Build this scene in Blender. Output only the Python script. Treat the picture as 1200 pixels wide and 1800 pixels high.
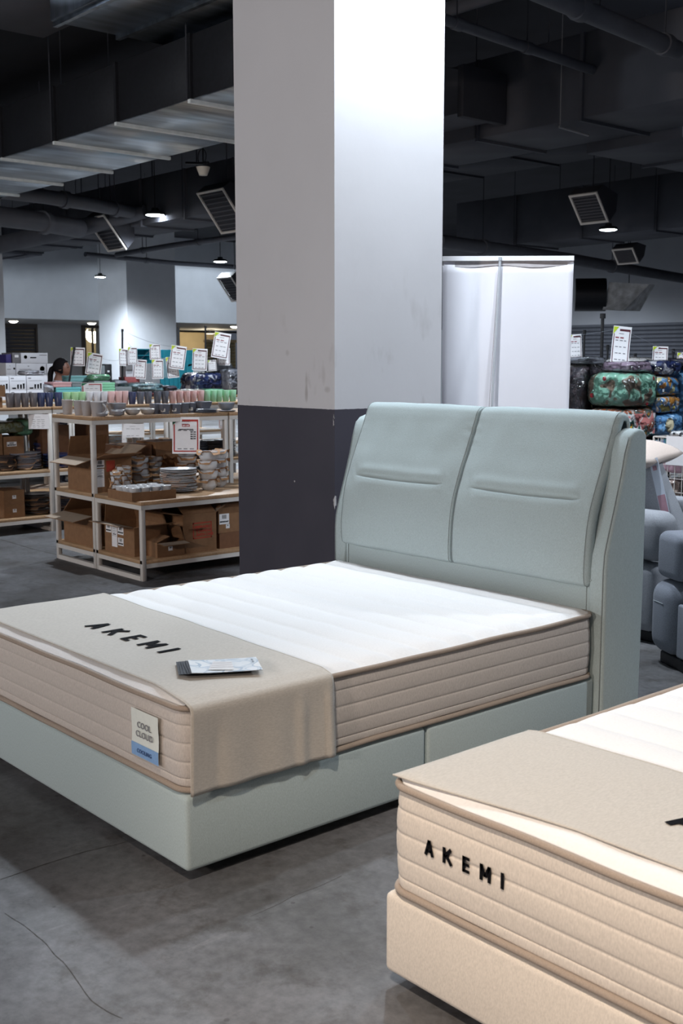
import bpy, bmesh, math, random
from mathutils import Vector, Matrix, noise
R = math.radians
random.seed(7)
C = bpy.context.scene.collection
for o in list(bpy.data.objects): bpy.data.objects.remove(o)
S = bpy.context.scene
# ------------------------------------------------------------------ camera
PITCH, YAW, FPX = 0.131469, -0.856117, 2000.7
CAM = Vector((2.5951, -1.6759, 1.473))
cd = bpy.data.cameras.new('camera'); cam = bpy.data.objects.new('camera', cd); C.objects.link(cam)
cam.location = CAM; cam.rotation_euler = (math.pi/2-PITCH, 0, -YAW)
cd.sensor_fit = 'VERTICAL'; cd.sensor_height = 36; cd.lens = FPX/1800*36
cd.clip_end = 200; cd.dof.use_dof = True; cd.dof.focus_distance = 4.6; cd.dof.aperture_fstop = 8
S.camera = cam
# ------------------------------------------------------------------ world and exposure
W = bpy.data.worlds.new('hall'); S.world = W; W.use_nodes = True
W.node_tree.nodes['Background'].inputs[0].default_value = (.62, .72, .95, 1)
W.node_tree.nodes['Background'].inputs[1].default_value = .10
S.view_settings.view_transform = 'Standard'; S.view_settings.look = 'None'
S.view_settings.gamma = 1; S.view_settings.use_curve_mapping = False
S.view_settings.exposure = 0.0
COOL, NEUT, WARM = (.80, .90, 1.0), (1.0, .93, .88), (1.0, .86, .76)
# the hall's high-bay lamps, with unseen 'far' and 'mid' ones added as fill: (x, y, z, watts, colour, spot cone in degrees, aim) - each is built as a fixture below
LAMPS = [
 ('column', -1.62, 2.50, 4.35, 105, COOL, 150, None),
 ('vis', -12.11, 7.47, 3.6, 300, COOL, 160, None), ('vis', -17.97, 12.72, 3.6, 420, COOL, 160, None),
 ('vis', -23.67, 13.0, 3.6, 330, COOL, 160, None), ('vis', -8.9, 14.05, 3.6, 260, COOL, 160, None),
 ('far', -3.2, 9.2, 5.0, 260, COOL, 150, None), ('mid', -25.5, 19.5, 5.0, 150, COOL, 172, None), ('far', 2.6, 6.5, 5.0, 240, COOL, 150, None),  # unseen, added as cool fill from the back and right
 ('far', -17.0, 21.5, 4.6, 420, COOL, 150, None), ('mid', -25.0, 7.0, 5.0, 230, COOL, 172, None),  # unseen, added to brighten the far walls
 ('near', -3.4, -9.2, 3.6, 130, NEUT, 176, None), ('near', 2.4, -9.4, 3.6, 320, WARM, 176, None),
 ('near', -6.0, -6.5, 3.6, 150, COOL, 176, None),
 ('far', -5.8, 2.7, 5.0, 140, COOL, 150, None),  # unseen, added to brighten the goods on the racks
 ('mid', -6.4, 5.35, 3.5, 110, COOL, 172, None), ('far', -.8, 3.3, 4.6, 62, COOL, 150, None),  # unseen, added to brighten the rear stock and the bagged blankets
]
# ------------------------------------------------------------------ measuring: a photo pixel on a known plane -> world point
FW = Vector((math.sin(YAW)*math.cos(PITCH), math.cos(YAW)*math.cos(PITCH), -math.sin(PITCH)))
RT = Vector((math.cos(YAW), -math.sin(YAW), 0)); UP = RT.cross(FW)
def ray(px, py): return FW + RT*((px-600)/FPX) - UP*((py-900)/FPX)
def PZ(px, py, z): d = ray(px, py); return CAM + d*((z-CAM.z)/d.z)
def PX(px, py, x): d = ray(px, py); return CAM + d*((x-CAM.x)/d.x)
def PY(px, py, y): d = ray(px, py); return CAM + d*((y-CAM.y)/d.y)
# ------------------------------------------------------------------ mesh builder
def vnoise(x, y, z=0): return noise.noise(Vector((x, y, z)))
class MB:
    def __init__(s): s.v = []; s.f = []; s.m = []
    def face(s, idx, mi=0): s.f.append(tuple(idx)); s.m.append(mi)
    def quad(s, pts, mi=0):
        b = len(s.v); s.v += [tuple(p) for p in pts]; s.face(range(b, b+len(pts)), mi); return s
    def box(s, x0, x1, y0, y1, z0, z1, mi=0):
        b = len(s.v)
        s.v += [(x0,y0,z0),(x1,y0,z0),(x1,y1,z0),(x0,y1,z0),(x0,y0,z1),(x1,y0,z1),(x1,y1,z1),(x0,y1,z1)]
        for q in ((3,2,1,0),(4,5,6,7),(0,1,5,4),(1,2,6,5),(2,3,7,6),(3,0,4,7)): s.face([b+i for i in q], mi)
        return s
    def grid(s, fn, nu, nv, mi=0, cu=False, cv=False, flip=False):
        b = len(s.v); ku = nu if cu else nu+1; kv = nv if cv else nv+1
        for i in range(ku):
            for j in range(kv): s.v.append(tuple(fn(i/nu, j/nv)))
        for i in range(nu):
            for j in range(nv):
                q = [b+(i%ku)*kv+(j%kv), b+((i+1)%ku)*kv+(j%kv), b+((i+1)%ku)*kv+((j+1)%kv), b+(i%ku)*kv+((j+1)%kv)]
                s.face(q[::-1] if flip else q, mi)
        return s
    def lathe(s, prof, n=20, c=(0,0,0), mi=0, sx=1, sy=1):
        b = len(s.v); k = len(prof)
        for i in range(n):
            a = 2*math.pi*i/n
            for r, z in prof: s.v.append((c[0]+r*sx*math.cos(a), c[1]+r*sy*math.sin(a), c[2]+z))
        for i in range(n):
            for j in range(k-1):
                i2 = (i+1) % n
                s.face([b+i*k+j, b+i2*k+j, b+i2*k+j+1, b+i*k+j+1], mi)
        for j, rev in ((0, True), (k-1, False)):
            ring = [b+i*k+j for i in range(n)]
            if prof[j][0] > 1e-5: s.face(ring[::-1] if rev else ring, mi)
        return s
    def tube(s, pts, r, n=8, mi=0, closed=False, caps=True):
        pts = [Vector(p) for p in pts]; b = len(s.v); N = len(pts)
        rr = r if isinstance(r, (list, tuple)) else [r]*N
        prev = None
        for i, p in enumerate(pts):
            if closed: t = pts[(i+1) % N]-pts[i-1]
            else: t = pts[min(i+1, N-1)]-pts[max(i-1, 0)]
            t.normalize()
            if prev is None:
                a = Vector((0,0,1)) if abs(t.z) < .9 else Vector((1,0,0))
                u = t.cross(a).normalized()
            else: u = (prev - t*prev.dot(t)).normalized()
            prev = u; w = t.cross(u)
            for k in range(n):
                a = 2*math.pi*k/n; s.v.append(tuple(p+(u*math.cos(a)+w*math.sin(a))*rr[i]))
        for i in range(N if closed else N-1):
            for k in range(n):
                i2 = (i+1) % N
                s.face([b+i*n+k, b+i*n+(k+1) % n, b+i2*n+(k+1) % n, b+i2*n+k], mi)
        if caps and not closed:
            s.face([b+k for k in range(n)][::-1], mi); s.face([b+(N-1)*n+k for k in range(n)], mi)
        return s
    def prism(s, poly, x0, x1, mi=0, axis='x'):
        b = len(s.v); n = len(poly)
        for x in (x0, x1):
            for (a, c) in poly:
                s.v.append((x, a, c) if axis == 'x' else ((a, x, c) if axis == 'y' else (a, c, x)))
        s.face([b+i for i in range(n)], mi); s.face([b+n+i for i in range(n)][::-1], mi)
        for i in range(n): s.face([b+i, b+n+i, b+n+(i+1) % n, b+(i+1) % n], mi)
        return s
    def mesh(s, name, mats, smooth=None, off=(0,0,0)):
        me = bpy.data.meshes.new(name)
        me.from_pydata([(v[0]-off[0], v[1]-off[1], v[2]-off[2]) for v in s.v], [], s.f)
        for m in (mats if isinstance(mats, (list, tuple)) else [mats]): me.materials.append(m)
        for p, mi in zip(me.polygons, s.m): p.material_index = mi
        bm = bmesh.new(); bm.from_mesh(me); bmesh.ops.recalc_face_normals(bm, faces=bm.faces); bm.to_mesh(me); bm.free()
        if smooth is not None:
            for p in me.polygons: p.use_smooth = True
            me.set_sharp_from_angle(angle=R(smooth))
        me.update(); return me
def link(name, data, parent=None, loc=(0,0,0), rot=(0,0,0)):
    o = bpy.data.objects.new(name, data); C.objects.link(o); o.parent = parent
    o.location = loc; o.rotation_euler = rot; return o
def tag(o, label=None, cat=None, group=None, kind=None):
    if label: o['label'] = label
    if cat: o['category'] = cat
    if group: o['group'] = group
    if kind: o['kind'] = kind
    return o
def thing(name, label, cat, loc=(0,0,0), rotz=0, group=None):
    return tag(link(name, None, None, loc, (0,0,rotz)), label, cat, group)
def bevel(o, w, seg=3, ang=40):
    m = o.modifiers.new('bevel', 'BEVEL'); m.width = w; m.segments = seg; m.limit_method = 'ANGLE'; m.angle_limit = R(ang)
    for p in o.data.polygons: p.use_smooth = True
    return o
def subsurf(o, n=1):
    m = o.modifiers.new('sub', 'SUBSURF'); m.levels = n; m.render_levels = n
    for p in o.data.polygons: p.use_smooth = True
    return o
def wpos(o):
    p = Vector((0,0,0))
    while o is not None: p += o.location; o = o.parent
    return p
def part(root, name, mb, mats, smooth=None, bev=0, label=None, seg=3):
    """mb in world coordinates; root (chain) unrotated"""
    o = link(name, mb.mesh(name, mats, smooth, wpos(root)), root)
    if bev: bevel(o, bev, seg)
    if label: o['label'] = label
    return o
def lpart(root, name, me, loc=(0,0,0), rot=(0,0,0), label=None):
    o = link(name, me, root, loc, rot)
    if label: o['label'] = label
    return o
def struct(name, mb, mats, smooth=None, label=None, parent=None):
    o = link(name, mb.mesh(name, mats, smooth), parent)
    if parent is None: o['kind'] = 'structure'
    if label: o['label'] = label
    return o
def solo(name, mb, mats, label, cat, group=None, smooth=None, bev=0, org=None):
    """a thing that is one mesh, mb in world coordinates"""
    xs = [v[0] for v in mb.v]; ys = [v[1] for v in mb.v]; zs = [v[2] for v in mb.v]
    if org is None: org = ((min(xs)+max(xs))/2, (min(ys)+max(ys))/2, min(zs))
    o = link(name, mb.mesh(name, mats, smooth, org), None, org)
    if bev: bevel(o, bev)
    return tag(o, label, cat, group)
def copy_tree(o, parent=None):
    c = o.copy(); C.objects.link(c); c.parent = parent
    for ch in list(o.children): copy_tree(ch, c)
    return c
ORD = ['first','second','third','fourth','fifth','sixth','seventh','eighth','ninth','tenth','eleventh','twelfth','thirteenth','fourteenth','fifteenth','sixteenth','seventeenth','eighteenth','nineteenth','twentieth']
# ------------------------------------------------------------------ materials
MATS = {}
def lin(c):
    return tuple(((x/255)/12.92 if x/255 <= .04045 else ((x/255+.055)/1.055)**2.4) for x in c)
def mat(name, rgb, rough=.6, metal=0., var=.08, scale=30., bump=0., bscale=None, spec=.5, stretch=None, detail=3., trans=0., coat=0., sheen=0.):
    """procedural: base colour varied by noise, optional bump; rgb is sRGB 0-255"""
    if name in MATS: return MATS[name]
    m = bpy.data.materials.new(name); MATS[name] = m; m.use_nodes = True
    n = m.node_tree.nodes; l = m.node_tree.links; b = n['Principled BSDF']
    b.inputs['Roughness'].default_value = rough; b.inputs['Metallic'].default_value = metal
    b.inputs['Specular IOR Level'].default_value = spec
    b.inputs['Transmission Weight'].default_value = trans; b.inputs['Coat Weight'].default_value = coat
    b.inputs['Sheen Weight'].default_value = sheen
    tc = n.new('ShaderNodeTexCoord'); mp = n.new('ShaderNodeMapping'); nz = n.new('ShaderNodeTexNoise')
    l.new(tc.outputs['Object'], mp.inputs[0]); l.new(mp.outputs[0], nz.inputs['Vector'])
    if stretch: mp.inputs['Scale'].default_value = stretch
    nz.inputs['Scale'].default_value = scale; nz.inputs['Detail'].default_value = detail
    cr = n.new('ShaderNodeValToRGB'); c = lin(rgb)
    cr.color_ramp.elements[0].position = .3; cr.color_ramp.elements[1].position = .7
    cr.color_ramp.elements[0].color = tuple(x*(1-var) for x in c)+(1,)
    cr.color_ramp.elements[1].color = tuple(min(1, x*(1+var)) for x in c)+(1,)
    l.new(nz.outputs['Fac'], cr.inputs[0]); l.new(cr.outputs[0], b.inputs['Base Color'])
    if bump:
        bp = n.new('ShaderNodeBump'); bp.inputs['Strength'].default_value = bump; bp.inputs['Distance'].default_value = .002
        src = nz
        if bscale:
            src = n.new('ShaderNodeTexNoise'); src.inputs['Scale'].default_value = bscale; src.inputs['Detail'].default_value = 4
            l.new(mp.outputs[0], src.inputs['Vector'])
        l.new(src.outputs['Fac'], bp.inputs['Height']); l.new(bp.outputs[0], b.inputs['Normal'])
    return m
def fabric(name, rgb, var=.14, scale=420, bump=.35, stretch=(1,1,.35)):
    return mat(name, rgb, rough=.9, var=var, scale=scale, bump=bump, spec=.15, stretch=stretch, detail=4, sheen=.1)
def emit(name, rgb, s):
    if name in MATS: return MATS[name]
    m = bpy.data.materials.new(name); MATS[name] = m; m.use_nodes = True; n = m.node_tree.nodes
    b = n['Principled BSDF']; b.inputs['Emission Color'].default_value = lin(rgb)+(1,); b.inputs['Emission Strength'].default_value = s
    b.inputs['Base Color'].default_value = (.8,.8,.8,1); return m
def plastic_wrap():
    if 'wrap' in MATS: return MATS['wrap']
    m = bpy.data.materials.new('clear_wrap'); MATS['wrap'] = m; m.use_nodes = True; n = m.node_tree.nodes; l = m.node_tree.links
    n.remove(n['Principled BSDF']); out = n['Material Output']
    t = n.new('ShaderNodeBsdfTransparent'); t.inputs[0].default_value = (.985,.99,1,1)
    g = n.new('ShaderNodeBsdfGlossy'); g.inputs['Roughness'].default_value = .14
    fr = n.new('ShaderNodeFresnel'); fr.inputs[0].default_value = 1.5
    mx = n.new('ShaderNodeMixShader'); nz = n.new('ShaderNodeTexNoise'); nz.inputs['Scale'].default_value = 17; nz.inputs['Detail'].default_value = 2.5
    tc = n.new('ShaderNodeTexCoord'); l.new(tc.outputs['Object'], nz.inputs['Vector'])
    bp = n.new('ShaderNodeBump'); bp.inputs['Strength'].default_value = .9; bp.inputs['Distance'].default_value = .05
    l.new(nz.outputs['Fac'], bp.inputs['Height']); l.new(bp.outputs[0], g.inputs['Normal']); l.new(bp.outputs[0], fr.inputs['Normal'])
    ad = n.new('ShaderNodeMath'); ad.inputs[1].default_value = .06; l.new(fr.outputs[0], ad.inputs[0])
    l.new(ad.outputs[0], mx.inputs[0]); l.new(t.outputs[0], mx.inputs[1]); l.new(g.outputs[0], mx.inputs[2]); l.new(mx.outputs[0], out.inputs[0])
    return m
def spots(name, cols, scale=14, rough=.6):
    """printed textile: large blotches of several colours"""
    if name in MATS: return MATS[name]
    m = bpy.data.materials.new(name); MATS[name] = m; m.use_nodes = True; n = m.node_tree.nodes; l = m.node_tree.links
    b = n['Principled BSDF']; b.inputs['Roughness'].default_value = rough
    tc = n.new('ShaderNodeTexCoord'); nz = n.new('ShaderNodeTexNoise'); nz.inputs['Scale'].default_value = scale*1.6; nz.inputs['Detail'].default_value = .8; nz.inputs['Distortion'].default_value = .6
    cr = n.new('ShaderNodeValToRGB'); cr.color_ramp.interpolation = 'CONSTANT'
    l.new(tc.outputs['Object'], nz.inputs['Vector']); l.new(nz.outputs['Fac'], cr.inputs[0]); l.new(cr.outputs[0], b.inputs['Base Color'])
    k = len(cols); e = cr.color_ramp.elements
    while len(e) < k: e.new(.5)
    for i, c in enumerate(cols):
        e[i].position = 0 if i == 0 else .42+.17*(i-1)/max(1, k-2) if k > 2 else .5
        e[i].color = lin(c)+(1,)
    return m
SAGE = fabric('sage_fabric', (173,186,187), var=.10)
BEIGE = fabric('beige_fabric', (216,205,192), var=.10)
BORDER = fabric('mattress_border_fabric', (196,187,180), var=.10, scale=300)
BORDER2 = fabric('mattress_border_fabric_warm', (212,201,189), var=.10, scale=300)
TOPWHITE = fabric('white_quilt', (228,225,223), var=.03, scale=160, bump=.15)
PIPE = fabric('taupe_piping', (160,145,132), var=.12, scale=500)
THROW = fabric('oatmeal_throw', (190,183,174), var=.08, scale=260, bump=.3, stretch=(1,.35,1))
THREAD = fabric('seam_thread', (146,154,154))
INK = mat('black_ink', (14,14,18), .9, spec=.1, var=.05)
BLACK = mat('black_plastic', (22,22,26), .5, var=.1)
WFRAME = mat('white_steel', (214,208,202), .45, var=.03, scale=8)
WOOD = mat('oak_board', (172,138,104), .5, var=.16, scale=10, stretch=(1,6,6), detail=6)
KRAFT = mat('kraft_card', (138,102,72), .85, var=.10, scale=25, bump=.15, bscale=120)
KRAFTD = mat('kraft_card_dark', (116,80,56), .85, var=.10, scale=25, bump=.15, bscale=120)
KRAFTIN = mat('kraft_card_pale', (176,158,140), .85, var=.06, scale=25)
KPAPER = mat('kraft_paper', (170,128,90), .8, var=.12, scale=20, bump=.3, bscale=60)
PAPER = mat('white_paper', (238,236,238), .6, var=.02)
MAROON = mat('maroon_print', (84,32,42), .6, var=.05)
LIME = mat('lime_print', (188,206,40), .6, var=.05)
RED = mat('red_print', (176,52,44), .6, var=.05)
GREENP = mat('green_print', (30,112,76), .6, var=.05)
GREYP = mat('grey_print', (120,118,124), .6, var=.05)
GALV = mat('galvanised_steel', (150,158,166), .34, 1.0, var=.45, scale=1.6, bump=.8, bscale=2.2, stretch=(4.5,.7,1))
FLANGE = mat('lit_flange', (238,246,246), .45, .0, var=.12, scale=12)  # near-white, non-metal colour stands for light caught by the steel flanges
DUCT = mat('insulated_duct', (78,80,88), .8, var=.10, scale=3, bump=.2, bscale=9)
DUCTB = mat('dark_duct', (52,53,60), .75, var=.14, scale=3)
SLAB = mat('dark_soffit', (42,42,48), .9, var=.2, scale=1.5)
PIPEM = mat('painted_pipe', (84,86,94), .6, var=.1, scale=4)
CERW = mat('white_ceramic', (206,208,212), .25, var=.02)
CERG = mat('grey_ceramic', (150,148,152), .35, var=.03)
CERD = mat('charcoal_ceramic', (96,98,108), .3, var=.03)
# ------------------------------------------------------------------ the setting
def floor_mat():
    m = bpy.data.materials.new('worn_concrete'); m.use_nodes = True; n = m.node_tree.nodes; l = m.node_tree.links; b = n['Principled BSDF']
    tc = n.new('ShaderNodeTexCoord')
    def nz(s, d, r=.55, st=None):
        t = n.new('ShaderNodeTexNoise'); t.inputs['Scale'].default_value = s; t.inputs['Detail'].default_value = d; t.inputs['Roughness'].default_value = r
        if st:
            mp = n.new('ShaderNodeMapping'); mp.inputs['Scale'].default_value = st; mp.inputs['Rotation'].default_value = (0,0,.6)
            l.new(tc.outputs['Object'], mp.inputs[0]); l.new(mp.outputs[0], t.inputs['Vector'])
        else: l.new(tc.outputs['Object'], t.inputs['Vector'])
        return t.outputs['Fac']
    def ramp(src, a, b_, ca, cb):
        r = n.new('ShaderNodeValToRGB'); e = r.color_ramp.elements; e[0].position = a; e[1].position = b_; e[0].color = ca; e[1].color = cb
        l.new(src, r.inputs[0]); return r.outputs[0]
    def mix(f, a, b_, mode='MIX'):
        x = n.new('ShaderNodeMix'); x.data_type = 'RGBA'; x.blend_type = mode
        if hasattr(f, 'links') or hasattr(f, 'is_linked'): l.new(f, x.inputs['Factor'])
        else: x.inputs['Factor'].default_value = f
        l.new(a, x.inputs[6]); l.new(b_, x.inputs[7]); return x.outputs[2]
    base = ramp(nz(1.1, 8, .62), .3, .72, lin((70,68,66))+(1,), lin((124,124,128))+(1,))
    fine = ramp(nz(26, 6, .7), .3, .75, (.62,.62,.62,1), (1.18,1.18,1.18,1))
    c = mix(1.0, base, fine, 'MULTIPLY')
    st = ramp(nz(5.5, 7, .7), .53, .66, (1,1,1,1), (.62,.58,.54,1))
    c = mix(1.0, c, st, 'MULTIPLY')
    scr = ramp(nz(9, 5, .7, (1,.12,1)), .60, .72, (1,1,1,1), (1.4,1.39,1.37,1))
    c = mix(1.0, c, scr, 'MULTIPLY')
    # dark specks
    vo = n.new('ShaderNodeTexVoronoi'); vo.inputs['Scale'].default_value = 7; l.new(tc.outputs['Object'], vo.inputs['Vector'])
    c = mix(1.0, c, ramp(vo.outputs['Distance'], .035, .06, (.55,.53,.52,1), (1,1,1,1)), 'MULTIPLY')
    l.new(c, b.inputs['Base Color'])
    l.new(ramp(nz(3.5, 6), .3, .7, (.42,)*3+(1,), (.72,)*3+(1,)), b.inputs['Roughness'])
    b.inputs['Specular IOR Level'].default_value = .4
    bp = n.new('ShaderNodeBump'); bp.inputs['Strength'].default_value = .25; bp.inputs['Distance'].default_value = .004
    l.new(nz(40, 6), bp.inputs['Height']); l.new(bp.outputs[0], b.inputs['Normal'])
    return m
FL = struct('floor', MB().box(-39, 9, -15, 30, -.2, 0), floor_mat())
CRK = mat('crack_line', (70,68,66), .9, var=.2)  # dark grey of the floor crack ribbons
def ribbon(pts, w, z):
    b = MB()
    for i in range(len(pts)-1):
        a, c = Vector(pts[i]), Vector(pts[i+1]); t = (c-a).normalized(); nn = Vector((-t.y, t.x))
        w0 = w*(.5+random.random()); w1 = w*(.5+random.random())
        b.quad([(*(a-nn*w0), z), (*(a+nn*w0), z), (*(c+nn*w1), z), (*(c-nn*w1), z)])
    return b
def crack(pix, w, jit=.012):
    P = [PZ(x, y, 0).xy for x, y in pix]; out = []
    for i in range(len(P)-1):
        for k in range(8): 
            t = k/8; q = P[i].lerp(P[i+1], t); out.append(q+Vector((vnoise(q.x*9, q.y*9), vnoise(q.y*9, q.x*9, 4)))*jit)
    out.append(P[-1]); return ribbon(out, w, .0006)
struct('crack', crack([(10,1605),(60,1640),(110,1690),(130,1720),(165,1760),(215,1790)], .0010), CRK, parent=FL)
struct('crack', crack([(0,1546),(70,1522),(150,1497),(222,1480)], .0020, .003), CRK, parent=FL)
struct('crack', crack([(440,1610),(520,1575),(600,1540)], .0009), CRK, parent=FL)
struct('crack', crack([(0,948),(60,966),(100,975)], .006, .002), CRK, parent=FL)
struct('ceiling', MB().box(-34, 9, -15, 30, 5.4, 5.6), SLAB)
# columns -----------------------------------------------------------
def column_mat(name, cx, cy, band):
    m = bpy.data.materials.new(name); m.use_nodes = True; n = m.node_tree.nodes; l = m.node_tree.links; b = n['Principled BSDF']
    tc = n.new('ShaderNodeTexCoord'); sp = n.new('ShaderNodeSeparateXYZ'); l.new(tc.outputs['Object'], sp.inputs[0])
    def math_(op, a, b_=None, clamp=False):
        x = n.new('ShaderNodeMath'); x.operation = op; x.use_clamp = clamp
        for i, q in enumerate((a, b_)):
            if q is None: continue
            if isinstance(q, (int, float)): x.inputs[i].default_value = q
            else: l.new(q, x.inputs[i])
        return x.outputs[0]
    def nz(s, d, st=(1,1,1)):
        t = n.new('ShaderNodeTexNoise'); t.inputs['Scale'].default_value = s; t.inputs['Detail'].default_value = d
        mp = n.new('ShaderNodeMapping'); mp.inputs['Scale'].default_value = st
        l.new(tc.outputs['Object'], mp.inputs[0]); l.new(mp.outputs[0], t.inputs['Vector']); return t.outputs['Fac']
    def mixc(f, a, b_):
        x = n.new('ShaderNodeMix'); x.data_type = 'RGBA'; l.new(f, x.inputs['Factor'])
        for i, q in ((6, a), (7, b_)):
            if isinstance(q, tuple): x.inputs[i].default_value = q
            else: l.new(q, x.inputs[i])
        return x.outputs[2]
    white = mixc(math_('MULTIPLY', nz(2.5, 6), .5), lin((214,212,215))+(1,), lin((194,192,194))+(1,))
    # scuffs, low on the white part
    sc = math_('MULTIPLY', math_('SUBTRACT', nz(7, 7, (1,1,.45)), .60, True), 5, True)
    low = math_('SUBTRACT', 1.9, math_('MULTIPLY', sp.outputs[2], .9), True)
    white = mixc(math_('MULTIPLY', sc, low), white, lin((150,142,138))+(1,))
    def blob(x0, z0, sx, sz, k):
        dx = math_('DIVIDE', math_('SUBTRACT', sp.outputs[0], x0), sx); dz = math_('DIVIDE', math_('SUBTRACT', sp.outputs[2], z0), sz)
        r = math_('ADD', math_('MULTIPLY', dx, dx), math_('MULTIPLY', dz, dz))
        return math_('MULTIPLY', math_('SUBTRACT', 1, r, True), k, True)
    for args in ((cx-.235, 1.30, .016, .055, .5), (cx-.235, 1.37, .012, .06, .3), (cx-.06, 1.325, .03, .02, .3), (cx-.40, 1.52, .02, .02, .25), (cx-.09, 1.40, .02, .06, .2)):
        white = mixc(blob(*args), white, lin((128,118,112))+(1,))
    dark = mixc(nz(3, 5), lin((58,56,66))+(1,), lin((74,70,80))+(1,))
    # chipped paint: a few specks, and along the arrises
    ex = math_('ABSOLUTE', math_('SUBTRACT', sp.outputs[0], cx)); ey = math_('ABSOLUTE', math_('SUBTRACT', sp.outputs[1], cy))
    edge = math_('LESS_THAN', math_('ADD', ex, ey), .012)
    chip = math_('MULTIPLY', edge, math_('GREATER_THAN', nz(26, 4, (1,1,.5)), .60))
    vo = n.new('ShaderNodeTexVoronoi'); vo.inputs['Scale'].default_value = 6.5; l.new(tc.outputs['Object'], vo.inputs['Vector'])
    chip = math_('MAXIMUM', chip, math_('LESS_THAN', vo.outputs['Distance'], .035))
    dark = mixc(chip, dark, lin((196,192,192))+(1,))
    edgew = math_('MULTIPLY', edge, math_('GREATER_THAN', nz(34, 4, (1,1,.37)), .70))
    white = mixc(edgew, white, lin((120,112,108))+(1,))
    c = mixc(math_('GREATER_THAN', sp.outputs[2], math_('ADD', band, math_('MULTIPLY', nz(40, 2), .006))), dark, white)
    l.new(c, b.inputs['Base Color']); b.inputs['Roughness'].default_value = .5
    bp = n.new('ShaderNodeBump'); bp.inputs['Strength'].default_value = .2; bp.inputs['Distance'].default_value = .004
    l.new(nz(14, 4), bp.inputs['Height']); l.new(bp.outputs[0], b.inputs['Normal'])
    return m
KX, KY = -1.985, 2.25
struct('column', MB().box(KX-.872, KX, KY, KY+.80, 0, 5.4), column_mat('column_paint', KX, KY, 1.218),
       label='large square column, white above a charcoal painted band')
COLM = mat('plain_white_paint', (206,208,212), .6, var=.04, scale=3)
struct('column', MB().box(-17.4, -16.5, 6.2, 7.1, 0, 5.4), COLM, label='white column at the frame edge beyond the racks')
struct('column', MB().box(-26.4, -24.85, 14.45, 16.0, 0, 5.4), COLM, label='wide white column far behind the price cards')
# far walls -----------------------------------------------------------
WALLM = mat('pale_wall_paint', (198,202,208), .7, var=.04, scale=2)
SHUT = mat('grey_shutter', (84,86,94), .5, .3, var=.08, scale=6)
SHUTY = mat('beige_shutter', (150,142,112), .55, var=.06, scale=6)
def yl(px, x=-33.5): return PX(px, 600, x).y
wl = struct('wall_left', MB().box(-29.3, -29, 3, 25.6, 2.78, 5.4), WALLM)
struct('ceiling', MB().box(-38, -29.0, 3, 25.6, 2.72, 2.78), WALLM, label='soffit over the shopfronts along the far wall')
b = MB(); ys = [3, yl(6), yl(66), yl(143), yl(172), 14.0, yl(316), yl(421), 25.6]
b.box(-33.7, -33.5, 3, yl(8), 0, 2.72); b.box(-33.7, -33.5, yl(66), yl(143), 0, 2.72); b.box(-33.7, -33.5, yl(173), yl(316), 0, 2.72); b.box(-33.7, -33.5, yl(423), 25.6, 0, 2.72)
struct('wall_left', b, WALLM, label='shopfront wall under the soffit')
def shutter(name, x0, x1, y0, y1, z0, z1, m, axis, pitch=.1, parent=None, n_max=40):
    d = link(name, None, parent); d['kind'] = 'structure'
    k = 0; z = z0
    sl = None
    while z < z1-.01 and k < n_max:
        if axis == 'y': mb = MB().prism([(0,0),(-.03,.03),(-.03,pitch-.02),(0,pitch-.004)], y0, y1, axis='y')
        else: mb = MB().prism([(0,0),(-.03,.03),(-.03,pitch-.02),(0,pitch-.004)], x0, x1, axis='x')
        if sl is None:
            if axis == 'y': mb.v = [(-v[0], v[1], v[2]) for v in mb.v]
            sl = mb.mesh('slat', m)
        o = link('slat', sl, d, ((x0 if axis == 'y' else 0), (0 if axis == 'y' else y0), z))
        z += pitch; k += 1
    return d
shutter('door_1', -33.55, 0, yl(10), yl(63), 1.2, 2.70, SHUT, 'y', .12)
FRM = mat('bronze_frame', (92,84,80), .5, var=.1)
struct('trim_1', MB().box(-33.6, -33.47, yl(6), yl(66), 2.6, 2.72).box(-33.6, -33.47, yl(63), yl(66), 0, 2.6), FRM)
# the lit shopfront window beside the wide column
b = MB(); b.box(-33.6, -33.45, yl(143), yl(150), 0, 2.72); b.box(-33.6, -33.45, yl(150), yl(178), 2.62, 2.72); b.box(-33.56, -33.47, yl(162), yl(164), 0, 2.62)
w1 = struct('window_1', b, FRM)
GLS = mat('shop_glass', (230,235,235), .05, var=0, trans=1.0)
struct('pane', MB().box(-33.53, -33.52, yl(150), yl(173), 0, 2.62), GLS, parent=w1)
BEI = mat('beige_plaster', (205,186,150), .7, var=.05, scale=2)
struct('wall_shop', MB().box(-37.2, -37, yl(100), yl(470), 0, 2.72), BEI, label='lit beige wall inside the far shops')
struct('trim_2', MB().box(-33.6, -33.5, yl(316), yl(423), 2.55, 2.62), mat('dark_track', (40,38,40), .6))
shutter('door_2', -33.8, 0, yl(368), yl(421), .8, 2.2, SHUTY, 'y', .12)
struct('trim_3', MB().box(-33.9, -33.7, yl(368), yl(421), 2.2, 2.3), BEI)
# back wall with its long shutter
struct('wall_back', MB().box(-29.3, 9, 25.6, 25.8, 2.5, 5.4), mat('grey_wall_paint', (150,152,158), .7, var=.04, scale=2))
xa, xb = PY(975, 600, 25.6).x, PY(1320, 600, 25.6).x
struct('wall_back', MB().box(-29.3, xa, 25.6, 25.8, 0, 2.5), WALLM, label='lower back wall beside the long shutter')
shutter('door_3', xa, xb, 25.62, 0, 1.0, 2.5, SHUT, 'x', .11)
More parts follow.
